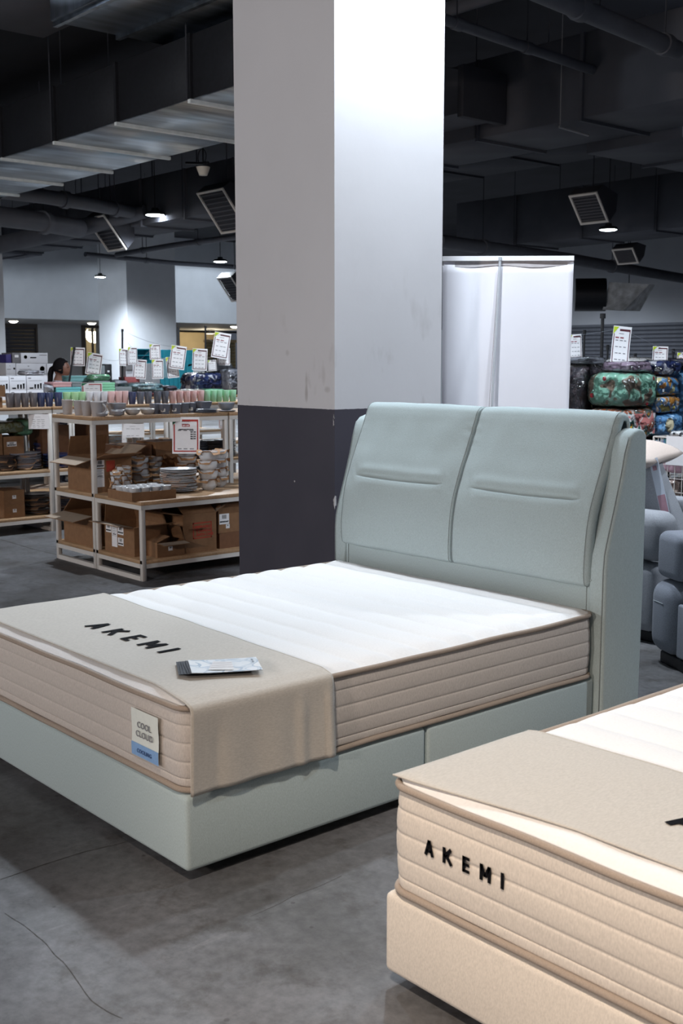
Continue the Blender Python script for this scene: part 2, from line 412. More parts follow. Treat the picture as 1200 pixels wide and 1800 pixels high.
# downlights in the soffit
DL = emit('downlight_glow', (255,250,235), 14)
for k, (px, w) in enumerate(((25, 'over the grey shutter'), (162, 'beside the wide column'), (412, 'over the beige shutter'))):
    y = yl(px, -30.8); t = thing('downlight', 'small round soffit downlight '+w, 'light', (-30.8, y, 2.70), group='soffit downlights')
    part(t, 'ring', MB().lathe([(.16,.019),(.17,0),(.14,0)], 16, (-30.8, y, 2.70)), WFRAME)
    part(t, 'lens', MB().lathe([(.0,-.055),(.08,-.045),(.14,-.004),(.14,.012),(0,.012)], 16, (-30.8, y, 2.70)), DL)
    L = bpy.data.lights.new('downlight', 'SPOT'); L.energy = 120; L.spot_size = R(120); L.color = (1,.93,.8); L.shadow_soft_size = .1
    link('lamp_light', L, t, (0,0,-.05))
for y in (yl(165, -35.2), yl(370, -35.2)):
    L = bpy.data.lights.new('shop', 'POINT'); L.energy = 90; L.color = (1,.86,.62); L.shadow_soft_size = .3
    t = thing('shop_lamp', 'ceiling lamp inside the far shop '+('by the glass door' if y < yl(250) else 'behind the beige shutter'), 'light', (-35.2, y, 2.5))
    part(t, 'shade', MB().lathe([(.0,.22),(.2,.2),(.22,.05)], 16, (-35.2, y, 2.5)), WFRAME, 40)
    link('lamp_light', L, t, (0,0,-.06))
# ------------------------------------------------------------------ high-bay lamps and the added fill lamps
LENS = emit('high_bay_lens', (238,246,255), 60)
LENSW = emit('high_bay_lens_warm', (255,226,190), 30)
HOUS = mat('lamp_housing', (40,42,46), .5, .3)
lampname = ['high bay lamp hung over the column out of shot', 'bright high bay lamp under the pipes, left of the column', 'small distant high bay lamp nearest the column edge', 'high bay lamp hung against the wide far column', 'bright high bay lamp over the right-hand ducts', 'unseen fill lamp over the aisle behind the headboard', 'unseen fill lamp hidden behind the column near the beige shutter', 'unseen fill lamp beyond the right frame edge', 'unseen fill lamp near the far shutter wall', 'unseen fill lamp near the left shopfronts', 'warm white high bay lamp behind the photographer', 'warm high bay lamp over the second aisle', 'high bay lamp by the left aisle', 'unseen cool fill lamp over the front of the racks', 'unseen fill lamp hidden behind the square column', 'unseen fill lamp over the back of the recliners']
for i, (k, x, y, z, P, col, cone, aim) in enumerate(LAMPS):
    t = thing('high_bay_lamp', lampname[i], 'lamp', (x, y, z), group='high bay lamps')
    r = .15 if k == 'vis' else .16
    part(t, 'housing', MB().lathe([(.0,.10),(.05,.10),(.06,.06),(r*.9,.045),(r,.02),(r,0),(r*.92,-.002)], 24, (x,y,z)), HOUS, 40)
    part(t, 'lens', MB().lathe([(0,-.012),(r*.7,-.010),(r*.92,-.001)], 24, (x,y,z)), LENS if col == COOL else LENSW, 40)
    part(t, 'rod', MB().tube([(x,y,z+.1),(x,y,5.4)], .008, 6), HOUS, 40)
    L = bpy.data.lights.new('high_bay', 'POINT' if k == 'near' else 'SPOT'); L.energy = P*4; L.color = col; L.shadow_soft_size = .09 if k != 'near' else .25
    if k != 'near': L.spot_size = R(cone); L.spot_blend = .6 if k != 'mid' else .1
    link('lamp_light', L, t, (0,0,-.04))
# the warm spot over the second bed
t = thing('track_spotlight', 'warm track spotlight hung over the beige bed', 'lamp', (1.9,-1.9,3.7))
ax = (Vector((1.35,.25,.4))-Vector((1.9,-1.9,3.7))).normalized(); q = ax.to_track_quat('-Z', 'Y').to_euler()
lpart(t, 'can', MB().lathe([(0,.12),(.05,.12),(.055,0),(.05,-.02)], 20).mesh('can', HOUS, 40), rot=q)
lpart(t, 'lens', MB().lathe([(0,-.004),(.05,-.003)], 20).mesh('lens', LENSW, 40), rot=q)
lpart(t, 'stem', MB().tube([(0,0,.1),(0,0,1.7)], .01, 6).mesh('stem', HOUS, 40))
L = bpy.data.lights.new('warm_spot', 'SPOT'); L.energy = 520; L.color = (1,.85,.70); L.spot_size = R(50); L.spot_blend = .8; L.shadow_soft_size = .1
link('lamp_light', L, t, tuple(ax*.06), q)
# ------------------------------------------------------------------ beds
Z1B, Z1T = .262, .5145
def rrect(x0, x1, y0, y1, r, n=8, step=.06):
    """rounded rectangle, counter-clockwise, with its outward normals"""
    P = []
    for (cx, cy, a0) in ((x1-r, y0+r, -90), (x1-r, y1-r, 0), (x0+r, y1-r, 90), (x0+r, y0+r, 180)):
        for i in range(n+1):
            a = R(a0+90*i/n); P.append((Vector((cx+r*math.cos(a), cy+r*math.sin(a))), Vector((math.cos(a), math.sin(a)))))
    out = []
    for i in range(len(P)):
        p, nn = P[i]; q, n2 = P[(i+1) % len(P)]; out.append((p, nn)); k = int((q-p).length/step)
        for j in range(1, k): out.append((p.lerp(q, j/k), nn))
    return out
def mattress_top(x0, x1, y0, y1, zt, x, y, bumps=True):
    d = min(x-x0, x1-x, y-y0, y1-y); d = max(d, 0)
    e = 1-math.exp(-d/.012)
    z = zt-.001+.013*e
    if bumps:
        s = abs(math.sin(math.pi*(y-y0)/.135+.08*vnoise(x*2.2, y*2.2)))
        z += .013*(s**.5)*min(1, d/.03)-.009+.003*vnoise(x*7, y*7)
    return z
def mattress(name, label, x0, x1, y0, y1, z0, zt, bm):
    t = thing(name, label, 'mattress', ((x0+x1)/2, (y0+y1)/2, z0))
    path = rrect(x0, x1, y0, y1, .055); n = len(path)
    bands = [0, .11, .33, .58, .82, 1.0]; zs = []; A, B = z0+.018, zt-.014
    for i in range(5):
        for k in (0,.05,.14,.32,.68,.86,.95): zs.append((bands[i]+(bands[i+1]-bands[i])*k, k))
    zs.append((1, 0))
    def fn(u, v):
        i = int(round(u*n)) % n; j = int(round(v*(len(zs)-1))); p, nn = path[i]; tt, k = zs[j]
        o = .0042*(max(0, math.sin(math.pi*k))**.3)+.006*math.sin(math.pi*tt)-.004+.002*vnoise(p.x*6, p.y*6, tt*3)
        return (p.x+nn.x*o, p.y+nn.y*o, A+(B-A)*tt)
    mb = MB().grid(fn, n, len(zs)-1, cu=True); part(t, 'border', mb, bm, 100)
    # piping tubes top and bottom
    for zz in (zt-.006, z0+.010):
        pts = [(p.x+nn.x*.002, p.y+nn.y*.002, zz+.004*vnoise(p.x*4, p.y*4, zz*9)) for p, nn in path]
        part(t, 'piping', MB().tube(pts, .009, 8, closed=True), PIPE, 180)
    nx, ny = 40, 220; m_ = .004
    def ft(u, v):
        x = x0+m_+(x1-x0-2*m_)*u; y = y0+m_+(y1-y0-2*m_)*v
        # pull corners in
        for cx, sx in ((x0+.055, -1), (x1-.055, 1)):
            for cy, sy in ((y0+.055, -1), (y1-.055, 1)):
                if (x-cx)*sx > 0 and (y-cy)*sy > 0:
                    d = Vector((x-cx, y-cy)); L_ = d.length; mm = max(abs(d.x), abs(d.y)); d = d*(mm/L_)*.99; x, y = cx+d.x, cy+d.y
        return (x, y, mattress_top(x0, x1, y0, y1, zt, x, y))
    mb = MB().grid(ft, nx, ny); part(t, 'top_panel', mb, TOPWHITE, 180)
    part(t, 'underside', MB().box(x0+.03, x1-.03, y0+.03, y1-.03, z0, z0+.02), bm)
    return t
def text_mesh(s, size, extr=.0015, spacing=1.0, offset=0., m=INK, align='CENTER'):
    cu = bpy.data.curves.new('t', 'FONT'); cu.body = s; cu.size = size; cu.extrude = extr; cu.space_character = spacing; cu.offset = offset
    cu.align_x = align; cu.resolution_u = 4
    o = bpy.data.objects.new('t', cu); C.objects.link(o); bpy.context.view_layer.update()
    me = bpy.data.meshes.new_from_object(o.evaluated_get(bpy.context.evaluated_depsgraph_get())); bpy.data.objects.remove(o)
    me.materials.clear(); me.materials.append(m); return me
def akemi(width, h, extr=.0012):
    """the five spaced capitals drawn as strokes, one builder each; origin at the lower left, x to the right, y up"""
    w = h*.225; adv = (width-h*.18)/4.0; out = []
    def bar(p, q, ww=w):
        p, q = Vector(p), Vector(q); t = (q-p).normalized(); nn = Vector((-t.y, t.x))*ww/2
        out[-1].prism([tuple(p-nn), tuple(q-nn), tuple(q+nn), tuple(p+nn)], 0, extr, axis='z')
    out.append(MB()); x = 0; a = h*.78
    bar((x+w*.4,0),(x+a*.5,h)); bar((x+a-w*.4,0),(x+a*.5,h)); bar((x+a*.22,h*.30),(x+a*.78,h*.30), w*.8)
    out.append(MB()); x = adv*1.0; bar((x+w/2,0),(x+w/2,h)); bar((x+w*.6,h*.42),(x+h*.68,h)); bar((x+w*1.3,h*.55),(x+h*.74,0))
    out.append(MB()); x = adv*2.05; bar((x+w/2,0),(x+w/2,h))
    for yy in (w*.42, h*.5, h-w*.42): bar((x,yy),(x+h*.56,yy), w*.84)
    out.append(MB()); x = adv*2.95; k = h*.86; bar((x+w/2,0),(x+w/2,h)); bar((x+k-w/2,0),(x+k-w/2,h)); bar((x+w*.5,h*.97),(x+k/2,h*.28)); bar((x+k-w*.5,h*.97),(x+k/2,h*.28))
    out.append(MB()); x = adv*4.0; bar((x+w/2,0),(x+w/2,h))
    return out
def divan(root, x0, x1, y0, y1, zt, m, split=None):
    ys = [y0, split, y1] if split else [y0, y1]
    for i in range(len(ys)-1):
        a, c = ys[i]+(.003 if i else 0), ys[i+1]-(.003 if i < len(ys)-2 else 0)
        part(root, 'base_section', MB().box(x0, x1, a, c, .035, zt-.002), m, bev=.016)
    for x in (x0+.10, x1-.10):
        for y in ys[:-1]+[y1-.12]: part(root, 'foot', MB().lathe([(.028,0),(.032,.036)], 14, (x, y+.09, 0)), BLACK, 40)
bed = thing('divan_bed', 'sage green upholstered divan bed with tall cushioned headboard', 'bed', (-.76,.95,0))
divan(bed, -1.52, 0, 0, 1.872, Z1B, SAGE, .955)
# headboard
hb = link('headboard', None, bed, (0, 1.05, 0))
def off(mb, o=hb): return mb
part(hb, 'core_panel', MB().prism([(1.888,.04),(1.888,.62),(1.90,.8),(1.97,1.05),(2.02,1.19),(2.10,1.19),(2.12,.9),(2.125,.04)], -1.50, -.025), SAGE, bev=.01)
WP = [(1.877,.04),(1.877,.68),(1.882,.74),(1.900,.806),(1.936,.919),(1.970,1.035),(1.990,1.12),(2.012,1.185),(2.035,1.206),(2.068,1.216),(2.10,1.212),(2.12,1.19),(2.128,1.0),(2.132,.6),(2.126,.04)]
for xa_, xb_ in ((-1.555,-1.475),(-.046,.034)): 
    w = part(hb, 'wing', MB().prism(WP, xa_, xb_), SAGE, bev=.014, seg=4)
    xs = xb_-.012 if xa_ > -1 else xa_+.012
    pts = [(xs, p[0]-.0015, p[1]) for p in WP[:8]]
    part(w, 'seam', MB().tube(pts, .0022, 6), THREAD, 180)
for xx in (-1.46, -.06): part(hb, 'seam', MB().tube([(xx,1.887,.46),(xx,1.887,.61)], .0018, 6), THREAD, 180)
FP = [(1.886,.608),(1.868,.614),(1.858,.636),(1.856,.70),(1.864,.80),(1.884,.90),(1.920,1.0),(1.960,1.09),(1.998,1.18),(2.020,1.235),(2.035,1.262),(2.062,1.276),(2.10,1.268),(2.118,1.24),(2.12,1.19)]
def spline(P, t):
    k = t*(len(P)-1); i = min(int(k), len(P)-2); f = k-i; p0, p1, p2, p3 = (P[max(0,i-1)], P[i], P[i+1], P[min(len(P)-1,i+2)])
    return tuple(.5*((2*b_)+(c_-a_)*f+(2*a_-5*b_+4*c_-d_)*f*f+(3*b_-a_-3*c_+d_)*f**3) for a_, b_, c_, d_ in zip(p0, p1, p2, p3))
def cushion(x0, x1, ins, inner):
    nu, nv = 80, 230; w = x1-x0
    def fn(u, v):
        x = x0+w*u; y, z = spline(FP, v); y2, z2 = spline(FP, min(1, v+.01)); y1, z1 = spline(FP, max(0, v-.01))
        t = Vector((y2-y1, z2-z1)).normalized(); nn = Vector((-t.y, t.x))   # outward, towards the bed
        d = min(u, 1-u)*w; inn = (u > .5) == (inner > 0); wd = .006 if inn else .024; e = 1-(max(0, 1-d/wd))**2; e2 = 1-(max(0, 1-d/.20))**2
        o = -(.010 if inn else .028)*(1-e)+.014*e2*(1 if not inn else 1)*math.sin(math.pi*min(1, v*1.1))
        # the horizontal pull
        zc = .945; half = ins; q_ = max(0, min(1, (half-abs(u-.5))/.09)); ux = q_*q_*(3-2*q_); dz = z-zc
        if v < .75: 
            dz += .006*math.sin(u*math.pi); o -= ux*(.014*math.exp(-(dz/.0036)**2)+.004*math.exp(-(dz/.016)**2))-ux*.0025*math.exp(-((dz+.03)/.024)**2)-ux*.004*math.exp(-((dz-.03)/.022)**2)
            dk = abs(abs(u-.5)-half)
            o += .0016*math.sin((x+z*.7)*120)*math.exp(-(dk/.05)**2-(dz/.05)**2)
        o += .0022*vnoise(x*9, z*9)
        if v > .5: o += .0016*math.sin(z*130+x*20)*max(0, 1-d/.06)*math.exp(-((z-1.17)/.06)**2)
        return (x, y+nn.x*o, z+nn.y*o)
    mb = MB().grid(fn, nu, nv)
    ob = part(hb, 'cushion', mb, SAGE, 180)
    m_ = ob.modifiers.new('thick', 'SOLIDIFY'); m_.thickness = .012; m_.offset = -1
    for uu, dx in ((.0, .006), (1., -.006)):
        pts = []
        for k in range(40):
            p = fn(uu+(dx*(1.8 if (uu > .5) == (inner > 0) else 3.4))/w, k/39); pts.append((p[0], p[1]-.001, p[2]))
        part(ob, 'seam', MB().tube(pts, .0012, 6), THREAD, 180)
cushion(-1.495, -.7603, .40, 1); cushion(-.7597, -.032, .41, -1)
M1 = (-1.515, -.003, .004, 1.868)
mt = mattress('mattress', 'quilted white mattress with greige sides on the sage green bed', *M1, Z1B, Z1T, BORDER)
# woven label on the foot side
lb = part(mt, 'label', MB().grid(lambda u, v: (-.268+.148*u, -.0125-.001*math.sin(v*9), .322+.142*v), 6, 8), [mat('label_white', (222,226,220), .6, var=.03, scale=90)], 60)
part(mt, 'label_band', MB().grid(lambda u, v: (-.268+.148*u, -.0140-.001*math.sin(v*9*.25), .322+.040*v), 6, 4), mat('label_blue', (132,168,212), .6, var=.06, scale=90), 60, label='light blue lower band of the woven label')
for s, z, h in (('COOL', .412, .026), ('CLOUD', .384, .026)):
    me = text_mesh(s, h, .0006, 1.05, m=GREYP); lpart(lb, 'lettering', me, Vector((-.194, -.0155, z))-wpos(lb), (R(90),0,0))
lpart(lb, 'lettering', text_mesh('COOLING', .017, .0006, 1.05, m=mat('blue_ink', (70,96,140), .6)), Vector((-.194,-.0168,.336))-wpos(lb), (R(90),0,0))
# throw over the foot
def throw(name, label, M_, zt, z0, yf, yb, drop_r, drop_l, xr, xl):
    """yf(x), yb(x): front and back hems on top; hangs drop_r below the top on the right"""
    x0, x1, y0, y1 = M_
    t = thing(name, label, 'throw', ((x0+x1)/2, (yf(0)+yb(0))/2, zt))
    top = xr-xl; tot = top+drop_r+drop_l; rr = .022
    def fn(u, v):
        s = u*tot-drop_l
        xc = xl+min(max(s, 0), top)
        a, c = yf(xc), yb(xc)
        y = a+(c-a)*v
        zt_ = mattress_top(x0, x1, y0, y1, zt, min(max(xc, x0+.01), x1-.01), max(y, y0+.012), False)+.0068+.0012*vnoise(xc*5, y*9)+.003*max(0, vnoise(xc*1.7+3, y*4.5))
        ze = zt+.012
        if 0 <= s <= top:
            d = min(s if drop_l else 9, (top-s) if drop_r else 9)
            k = max(0, 1-d/.05); z = zt_*(1-k**2)+ze*k**2-.004*k**4
            return (xl+s, y, z)
        over = s-top if s > top else -s; sg = 1 if s > top else -1; xe = xr if sg > 0 else xl
        q = min(over/rr, 1.57); x = xe+sg*rr*math.sin(q)*.55; z = ze-.004-rr*(1-math.cos(q))-max(0, over-rr*1.57)
        dd = max(0, over-.03); x += sg*(.003+.003*vnoise(y*9, z*3, 2)*min(1, dd/.1)+.009*math.exp(-((y-.40)/.02)**2)*min(1, dd/.08)+.010*math.exp(-((y-.505)/.012)**2)*min(1, dd/.05)-.004*math.exp(-((y-.10)/.02)**2)*min(1,dd/.1)+.0025*math.sin(y*38+z*6)*min(1, dd/.2))
        y += .02*(v-.5)*min(1, dd/.2)*.6
        return (x, y, z)
    o = part(t, 'cloth', MB().grid(fn, 150, 60), THROW, 180)
    m_ = o.modifiers.new('thick', 'SOLIDIFY'); m_.thickness = .003; m_.offset = 1
    for vv in (0, 1):
        part(o, 'hem', MB().tube([Vector(fn(k/120, vv))+Vector((0,0,.0018)) for k in range(121)], .0026, 6), THROW, 180)
    return t, fn
t1, f1 = throw('bed_throw', 'oatmeal throw with black lettering folded over the foot of the white mattress', M1, Z1T, Z1B,
    lambda x: .010+.028*min(1, max(0, -x)/.22)+.004*vnoise(x*3, 1), lambda x: .525+.055*max(0, -x)/1.5+.008*vnoise(x*4, 7), .268, .24, .004, -1.522)
def lettering_on(root, mbs, ox, oy, zf, m=INK):
    for mb in mbs:
        mb.v = [(ox+v[0], oy+v[1], zf(ox+v[0], oy+v[1])+v[2]) for v in mb.v]
        part(root, 'letter', mb, m)
zt1 = lambda x, y: mattress_top(*M1, Z1T, x, y, False)+.0122+.0012*vnoise(x*5, y*9)+.003*max(0, vnoise(x*1.7+3, y*4.5))
lettering_on(t1, akemi(.50, .083, .0006), -1.005, .232, zt1)
# brochures on the throw
BW, BL = .150, .212
bz = zt1(-.19, .27)+.003
sky = spots('brochure_print', [(222,226,230),(196,206,216),(212,218,224),(176,190,204),(228,230,232)], 9, .35)
DKB = mat('brochure_dark', (40,42,50), .35, var=.2)
for k in range(6):
    top = k == 5
    a = R(61+(0 if top else random.uniform(-1.5, 2.5)))
    o = thing('brochure', ('topmost brochure with pale blue bedroom cover on the throw' if top else ('lowest dark brochure under the pale one on the throw' if k == 0 else '%s dark brochure from the bottom of the pile on the throw' % ORD[k])), 'brochure',
              (-.190-.011*(5-k)*.7, .270-.004*(5-k), bz+k*.0021), a, 'brochures on the throw')
    def leaf(u, v, h): return ((u-.5)*BL, (v-.5)*BW, h+.004*(max(0, .35-u))**2*6+.002*(max(0, u-.7))**2*8)
    mb = MB().grid(lambda u, v: leaf(u, v, .0018), 10, 6).grid(lambda u, v: leaf(u, v, 0), 10, 6, flip=True)
    lpart(o, 'cover', mb.mesh('cover', sky if top else DKB, 60))
    mb = MB().grid(lambda u, v: leaf(.004+.992*u, .004+.992*v, .0012), 10, 3); lpart(o, 'pages', mb.mesh('pages', PAPER, 60))
    if top:
        mb = MB(); mb.quad([(-.055,-.05,.0045),(.02,-.065,.0045),(.025,.03,.0045),(-.03,.045,.0045)]); 
        lpart(o, 'bed_picture', mb.mesh('bed_picture', mat('cover_cream', (222,220,220), .4, var=.05, scale=60)))
        mb = MB()
        for y in (-.028, -.004, .02): mb.quad([(-.045,y,.0050),(.022,y-.006,.0050),(.022,y-.003,.0050),(-.045,y+.003,.0050)])
        lpart(o, 'picture_lines', mb.mesh('picture_lines', mat('cover_taupe', (182,176,178), .5)))
        for mb in akemi(.040, .0055, .0002): lpart(o, 'letter', mb.mesh('letter', INK), (.085,.045,.0052), (0,0,R(-90)))
# second bed
bed2 = thing('divan_bed', 'beige upholstered divan bed base in the lower right corner', 'bed', (1.5,1.0,0))
X2, Y2 = .736, .07
divan(bed2, X2, X2+1.52, Y2, Y2+1.88, .236, BEIGE)
M2 = (X2+.012, X2+1.51, Y2+.006, Y2+1.875)
mt2 = mattress('mattress', 'quilted white mattress with black lettering on its foot side, on the beige bed', *M2, .238, .505, BORDER2)
for mb in akemi(.232, .036, .0012):
    mb.v = [(.872+v[0], M2[2]-.0085-v[2], .372+v[1]) for v in mb.v]; part(mt2, 'letter', mb, INK)
t2, f2 = throw('bed_throw', 'oatmeal throw lying flat across the mattress of the beige bed', M2, .505, .238,
    lambda x: Y2+.012+.055*min(1, max(0, (x-X2)/.5))**1.2+.006*vnoise(x*3, 3), lambda x: .565+.035*(x-X2)/.5*.5+.006*vnoise(x*4, 5), .0, .0, X2+1.50, X2+.015)
zt2 = lambda x, y: mattress_top(*M2, .505, x, y, False)+.0122+.0012*vnoise(x*5, y*9)+.003*max(0, vnoise(x*1.7+3, y*4.5))
lettering_on(t2, akemi(.50, .083, .0006), 1.335, .30, zt2)
# ------------------------------------------------------------------ racks
def rack(label, x0, x1, y0, y1, levels, group='white steel racks with oak shelves', tube=.032, endrail=True):
    """levels: heights of the board tops; the last one is the height of the rack"""
    t = thing('display_rack', label, 'rack', ((x0+x1)/2, (y0+y1)/2, 0), 0, group)
    H = levels[-1]-.056
    for x in (x0, x1-tube):
        for y in (y0, y1-tube): part(t, 'post', MB().box(x, x+tube, y, y+tube, 0, H), WFRAME, bev=.002, seg=1)
    for z in levels:
        zr = z-.026
        for x in (x0, x1-tube): part(t, 'rail', MB().box(x+.0005, x+tube-.0005, y0+(tube if z < levels[-1] else 0), y1-(tube if z < levels[-1] else 0), zr-.030, zr-.0005), WFRAME)
        for y in (y0, y1-tube): part(t, 'rail', MB().box(x0+tube, x1-tube, y+.0005, y+tube-.0005, zr-.030, zr-.0005), WFRAME)
        part(t, 'shelf_board', MB().box(x0+(.002 if z < levels[-1] else 0), x1-(.002 if z < levels[-1] else 0), y0, y1, zr, z), WOOD, bev=.0015, seg=1)
    if endrail:
        for y in (y0, y1-tube): part(t, 'rail', MB().box(x0+tube, x1-tube, y, y+tube, 0, .032), WFRAME)
    return t
ZT, ZM, ZB = 1.085, .541, .142
LV = [ZB, ZM, ZT]
rack('tall white rack with oak shelves, its end facing the bed, holding the big open carton', -5.225, -4.625, 2.26, 3.43, LV)
rack('tall white rack next along behind the square column', -5.225, -4.625, 3.445, 4.615, LV)
rack('low white two-shelf rack in front of the tall rack, holding the fragile carton', -4.615, -3.985, 2.26, 3.43, [ZB, ZM])
XL = -6.51
rack('tall white rack at the left frame edge with charcoal and navy cups on top', XL-.6, XL, 1.742, 2.905, LV)
rack('tall white rack behind, with green and pink cups along its top', XL-.6, XL, 2.92, 4.083, LV)
rack('tall white rack behind with green cups on top, beside the column', XL-.6, XL, 4.098, 5.261, LV)
XR3 = -8.30
for k, w in enumerate(('carrying the white boxes printed with black glasses', 'carrying the turquoise and mint gift boxes', 'carrying the bagged blankets', 'carrying the blue and white bagged blanket')):
    rack('low stock rack in the third row %s' % w, XR3-.62, XR3, 2.86+1.18*k, 4.03+1.18*k, LV)
# ------------------------------------------------------------------ crockery
def lathe_mesh(name, prof, m, n=22, sx=1, sy=1): return MB().lathe(prof, n, sx=sx, sy=sy).mesh(name, m, 50)
def cup_prof(r0, r1, h): return [(0,0),(r0,0),(r0*1.02,.003),(r1,h-.002),(r1-.002,h),(r1-.004,h-.002),(r0-.003,.008),(0,.008)]
def bowl_prof(r, h, foot=.5): return [(0,0),(r*foot,0),(r*(foot+.02),.004),(r*.78,h*.20),(r*.91,h*.48),(r*.975,h*.78),(r,h-.002),(r-.003,h),(r-.006,h-.003),(r*.86,h*.48),(r*.66,h*.2),(0,.010)]
def plate_prof(r, h=.018): return [(0,0),(r*.6,0),(r*.68,.004),(r,h-.003),(r,h),(r-.003,h),(r*.66,.008),(0,.008)]
def ceram(name, rgb, rough=.32): return mat(name, rgb, rough, var=.02, scale=15)
def cup(label, x, y, z, me, group, name='tumbler'): return tag(link(name, me, None, (x,y,z), (0,0,random.random()*6)), label, 'cup', group)
CUPM = {}
def cup_mesh(col, rgb, r0, r1, h):
    k = (col, r0, h)
    if k not in CUPM: CUPM[k] = lathe_mesh('tumbler', cup_prof(r0, r1, h), ceram(col.replace(' ', '_')+'_glaze', rgb), 18)
    return CUPM[k]
COLR = {'charcoal':(92,86,88), 'navy':(54,60,90), 'apple green':(150,186,138), 'pale grey':(190,186,188), 'pink':(206,168,164), 'slate':(94,96,106), 'mint green':(150,198,160)}
# coloured cups in one long row along the second row of racks
row = [(29,'charcoal'),(43.5,'charcoal'),(58,'charcoal'),(72,'navy'),(86,'navy'),(102,'navy'),(117.5,'apple green'),(130.5,'apple green'),(144,'apple green'),(157,'pale grey'),(170,'pale grey'),(182,'pale grey'),
 (195,'pink'),(208,'pink'),(219.5,'pink'),(232,'navy'),(246,'slate'),(260,'slate'),(277,'slate'),(290,'slate'),(303,'pink'),(315.5,'pink'),(327.5,'pink'),(339.5,'pink'),(352,'pink'),(363,'mint green'),(374.5,'mint green'),(385,'mint green'),(397,'mint green'),(408.5,'mint green')]
row = [(17,'charcoal')]+row
cnt = {}
tot = {}
runs = []
for px, c in row:
    if not runs or runs[-1][0] != c: runs.append([c, []])
    runs[-1][1].append(px)
seen = {}
for ri, (c, pxs) in enumerate(runs):
    for k, px in enumerate(pxs):
        p = PX(px, 700, XL-.06)
        prev = runs[ri-1][0] if ri else None
        lab = '%s %s tumbler from the left, %s, rear rack top' % (ORD[k], c, ('right of the %s ones' % prev if prev else 'at the frame edge'))
        if len(pxs) == 1: lab = 'single %s tumbler between the %s and %s ones on the rear rack top' % (c, prev, runs[ri+1][0])
        big = c in ('charcoal', 'navy', 'slate')
        cup(lab, XL-.06+random.uniform(-.006,.006), p.y, ZT, cup_mesh(c, COLR[c], .029, .0365 if big else .036, .122 if px < 225 else .112), 'coloured tumblers along the rear rack top')
# the same cups stacked a second row behind are hidden; front rack: grey ware
GW = (176,170,170)
for k, px in enumerate((119, 139.5, 153)):
    p = PY(px, 730, 2.325); cup('%s tall grey beaker along the end of the tall rack top' % ['outermost', 'middle', 'innermost'][k], p.x, 2.325, ZT, cup_mesh('warm grey', GW, .031, .042, .108), 'grey beakers on the tall rack')
def mug(label, x, y, z, rz):
    t = thing('mug', label, 'mug', (x,y,z), rz, 'grey mugs on the tall rack')
    lpart(t, 'body', lathe_mesh('body', cup_prof(.034,.046,.104), ceram('warm_grey_glaze', GW), 22))
    pts = [(-.040+.0,0,.088)]+[(-.042-.032*math.sin(math.pi*q/8), 0, .088-.070*q/8) for q in range(1, 8)]+[(-.035,0,.020)]
    lpart(t, 'handle', MB().tube(pts, .0065, 8).mesh('handle', ceram('warm_grey_glaze', GW), 180))
    return t
p = PX(163, 730, -4.71); mug('grey mug with its handle to the left at the rack corner', -4.70, 2.345, ZT, R(215))
mug('grey mug without visible handle, right of the corner mug', -4.80, 2.43, ZT, R(100))
BM = {}
def bowl(label, x, y, z, r, h, m=CERG, group='grey bowls on the tall rack top', name='bowl', square=False, cat='bowl'):
    k = (round(r,3), round(h,3), m.name, square)
    if k not in BM:
        if square:
            def sq(u, v, s): 
                a = 2*math.pi*u; c_, s_ = math.cos(a), math.sin(a); f = (abs(c_)**6+abs(s_)**6)**(-1/6)
                return f*c_, f*s_
            P = bowl_prof(r, h, .78)
            def fn(u, v):
                i = int(round(v*(len(P)-1))); c_, s_ = sq(u, v, 1); return (P[i][0]*c_, P[i][0]*s_, P[i][1])
            BM[k] = MB().grid(fn, 36, len(P)-1, cu=True).mesh(name, m, 45)
        else: BM[k] = lathe_mesh(name, bowl_prof(r, h), m)
    return tag(link(name, BM[k], None, (x,y,z), (0,0,(R(45) if False else 0) if square else random.random()*6)), label, cat, group)
XF = -4.705
def yf_(px, x=XF): return PX(px, 720, x).y
STK = mat('price_sticker', (226,222,214), .6, var=.03)
def sticker(o_root, z, r, ang):
    b = MB(); s = .016
    b.grid(lambda u, v: (r*math.cos(ang+(u-.5)*s*2/r), r*math.sin(ang+(u-.5)*s*2/r), z+(v-.5)*.022), 4, 1)
    b2 = MB()
    for j in (-.004, .002): b2.grid(lambda u, v: ((r+.0008)*math.cos(ang+(u-.5)*s*1.4/r), (r+.0008)*math.sin(ang+(u-.5)*s*1.4/r), z+j+v*.0025), 4, 1)
    lb = lpart(o_root, 'price_sticker', b.mesh('price_sticker', STK)); lpart(lb, 'sticker_print', b2.mesh('sticker_print', INK))
bowl('tiny grey sauce dish standing before the second mug', -4.655, yf_(179, -4.655), ZT, .046, .026)
o = bowl('small grey footed bowl with a price sticker, right of the mugs', -4.66, yf_(206, -4.66), ZT, .044, .038); sticker(o, .02, .036, -.6)
bowl('grey bowl standing upside on the small footed bowl', -4.74, yf_(207, -4.74), ZT, .052, .042)
bowl('deep grey rectangular bowl stacked behind the second mug', -4.84, yf_(205, -4.84), ZT, .058, .086, square=True)
bowl('wide pale grey bowl, left one of the pair on the rack top', -4.70, yf_(232), ZT, .056, .046, ceram('pale_grey_bowl', (182,180,180)))
bowl('wide pale grey bowl, right one of the pair on the rack top', -4.70, yf_(258.5), ZT, .054, .044, ceram('pale_grey_bowl', (182,180,180)))
for k, (px, x, st) in enumerate(((274, -4.74, 0), (287.5, -4.70, 1), (307, -4.70, 1), (322, -4.74, 0), (336, -4.76, 1))):
    o = bowl('%s square charcoal cup from the left on the front rack top' % ORD[k], x, yf_(px, x), ZT, .039 if k not in (1, 2) else .042, .075 if k in (1, 2) else .078, CERD, 'square charcoal cups on the front rack top', 'square_cup', True, 'cup')
    if st: sticker(o, .03, .043, R(-38))
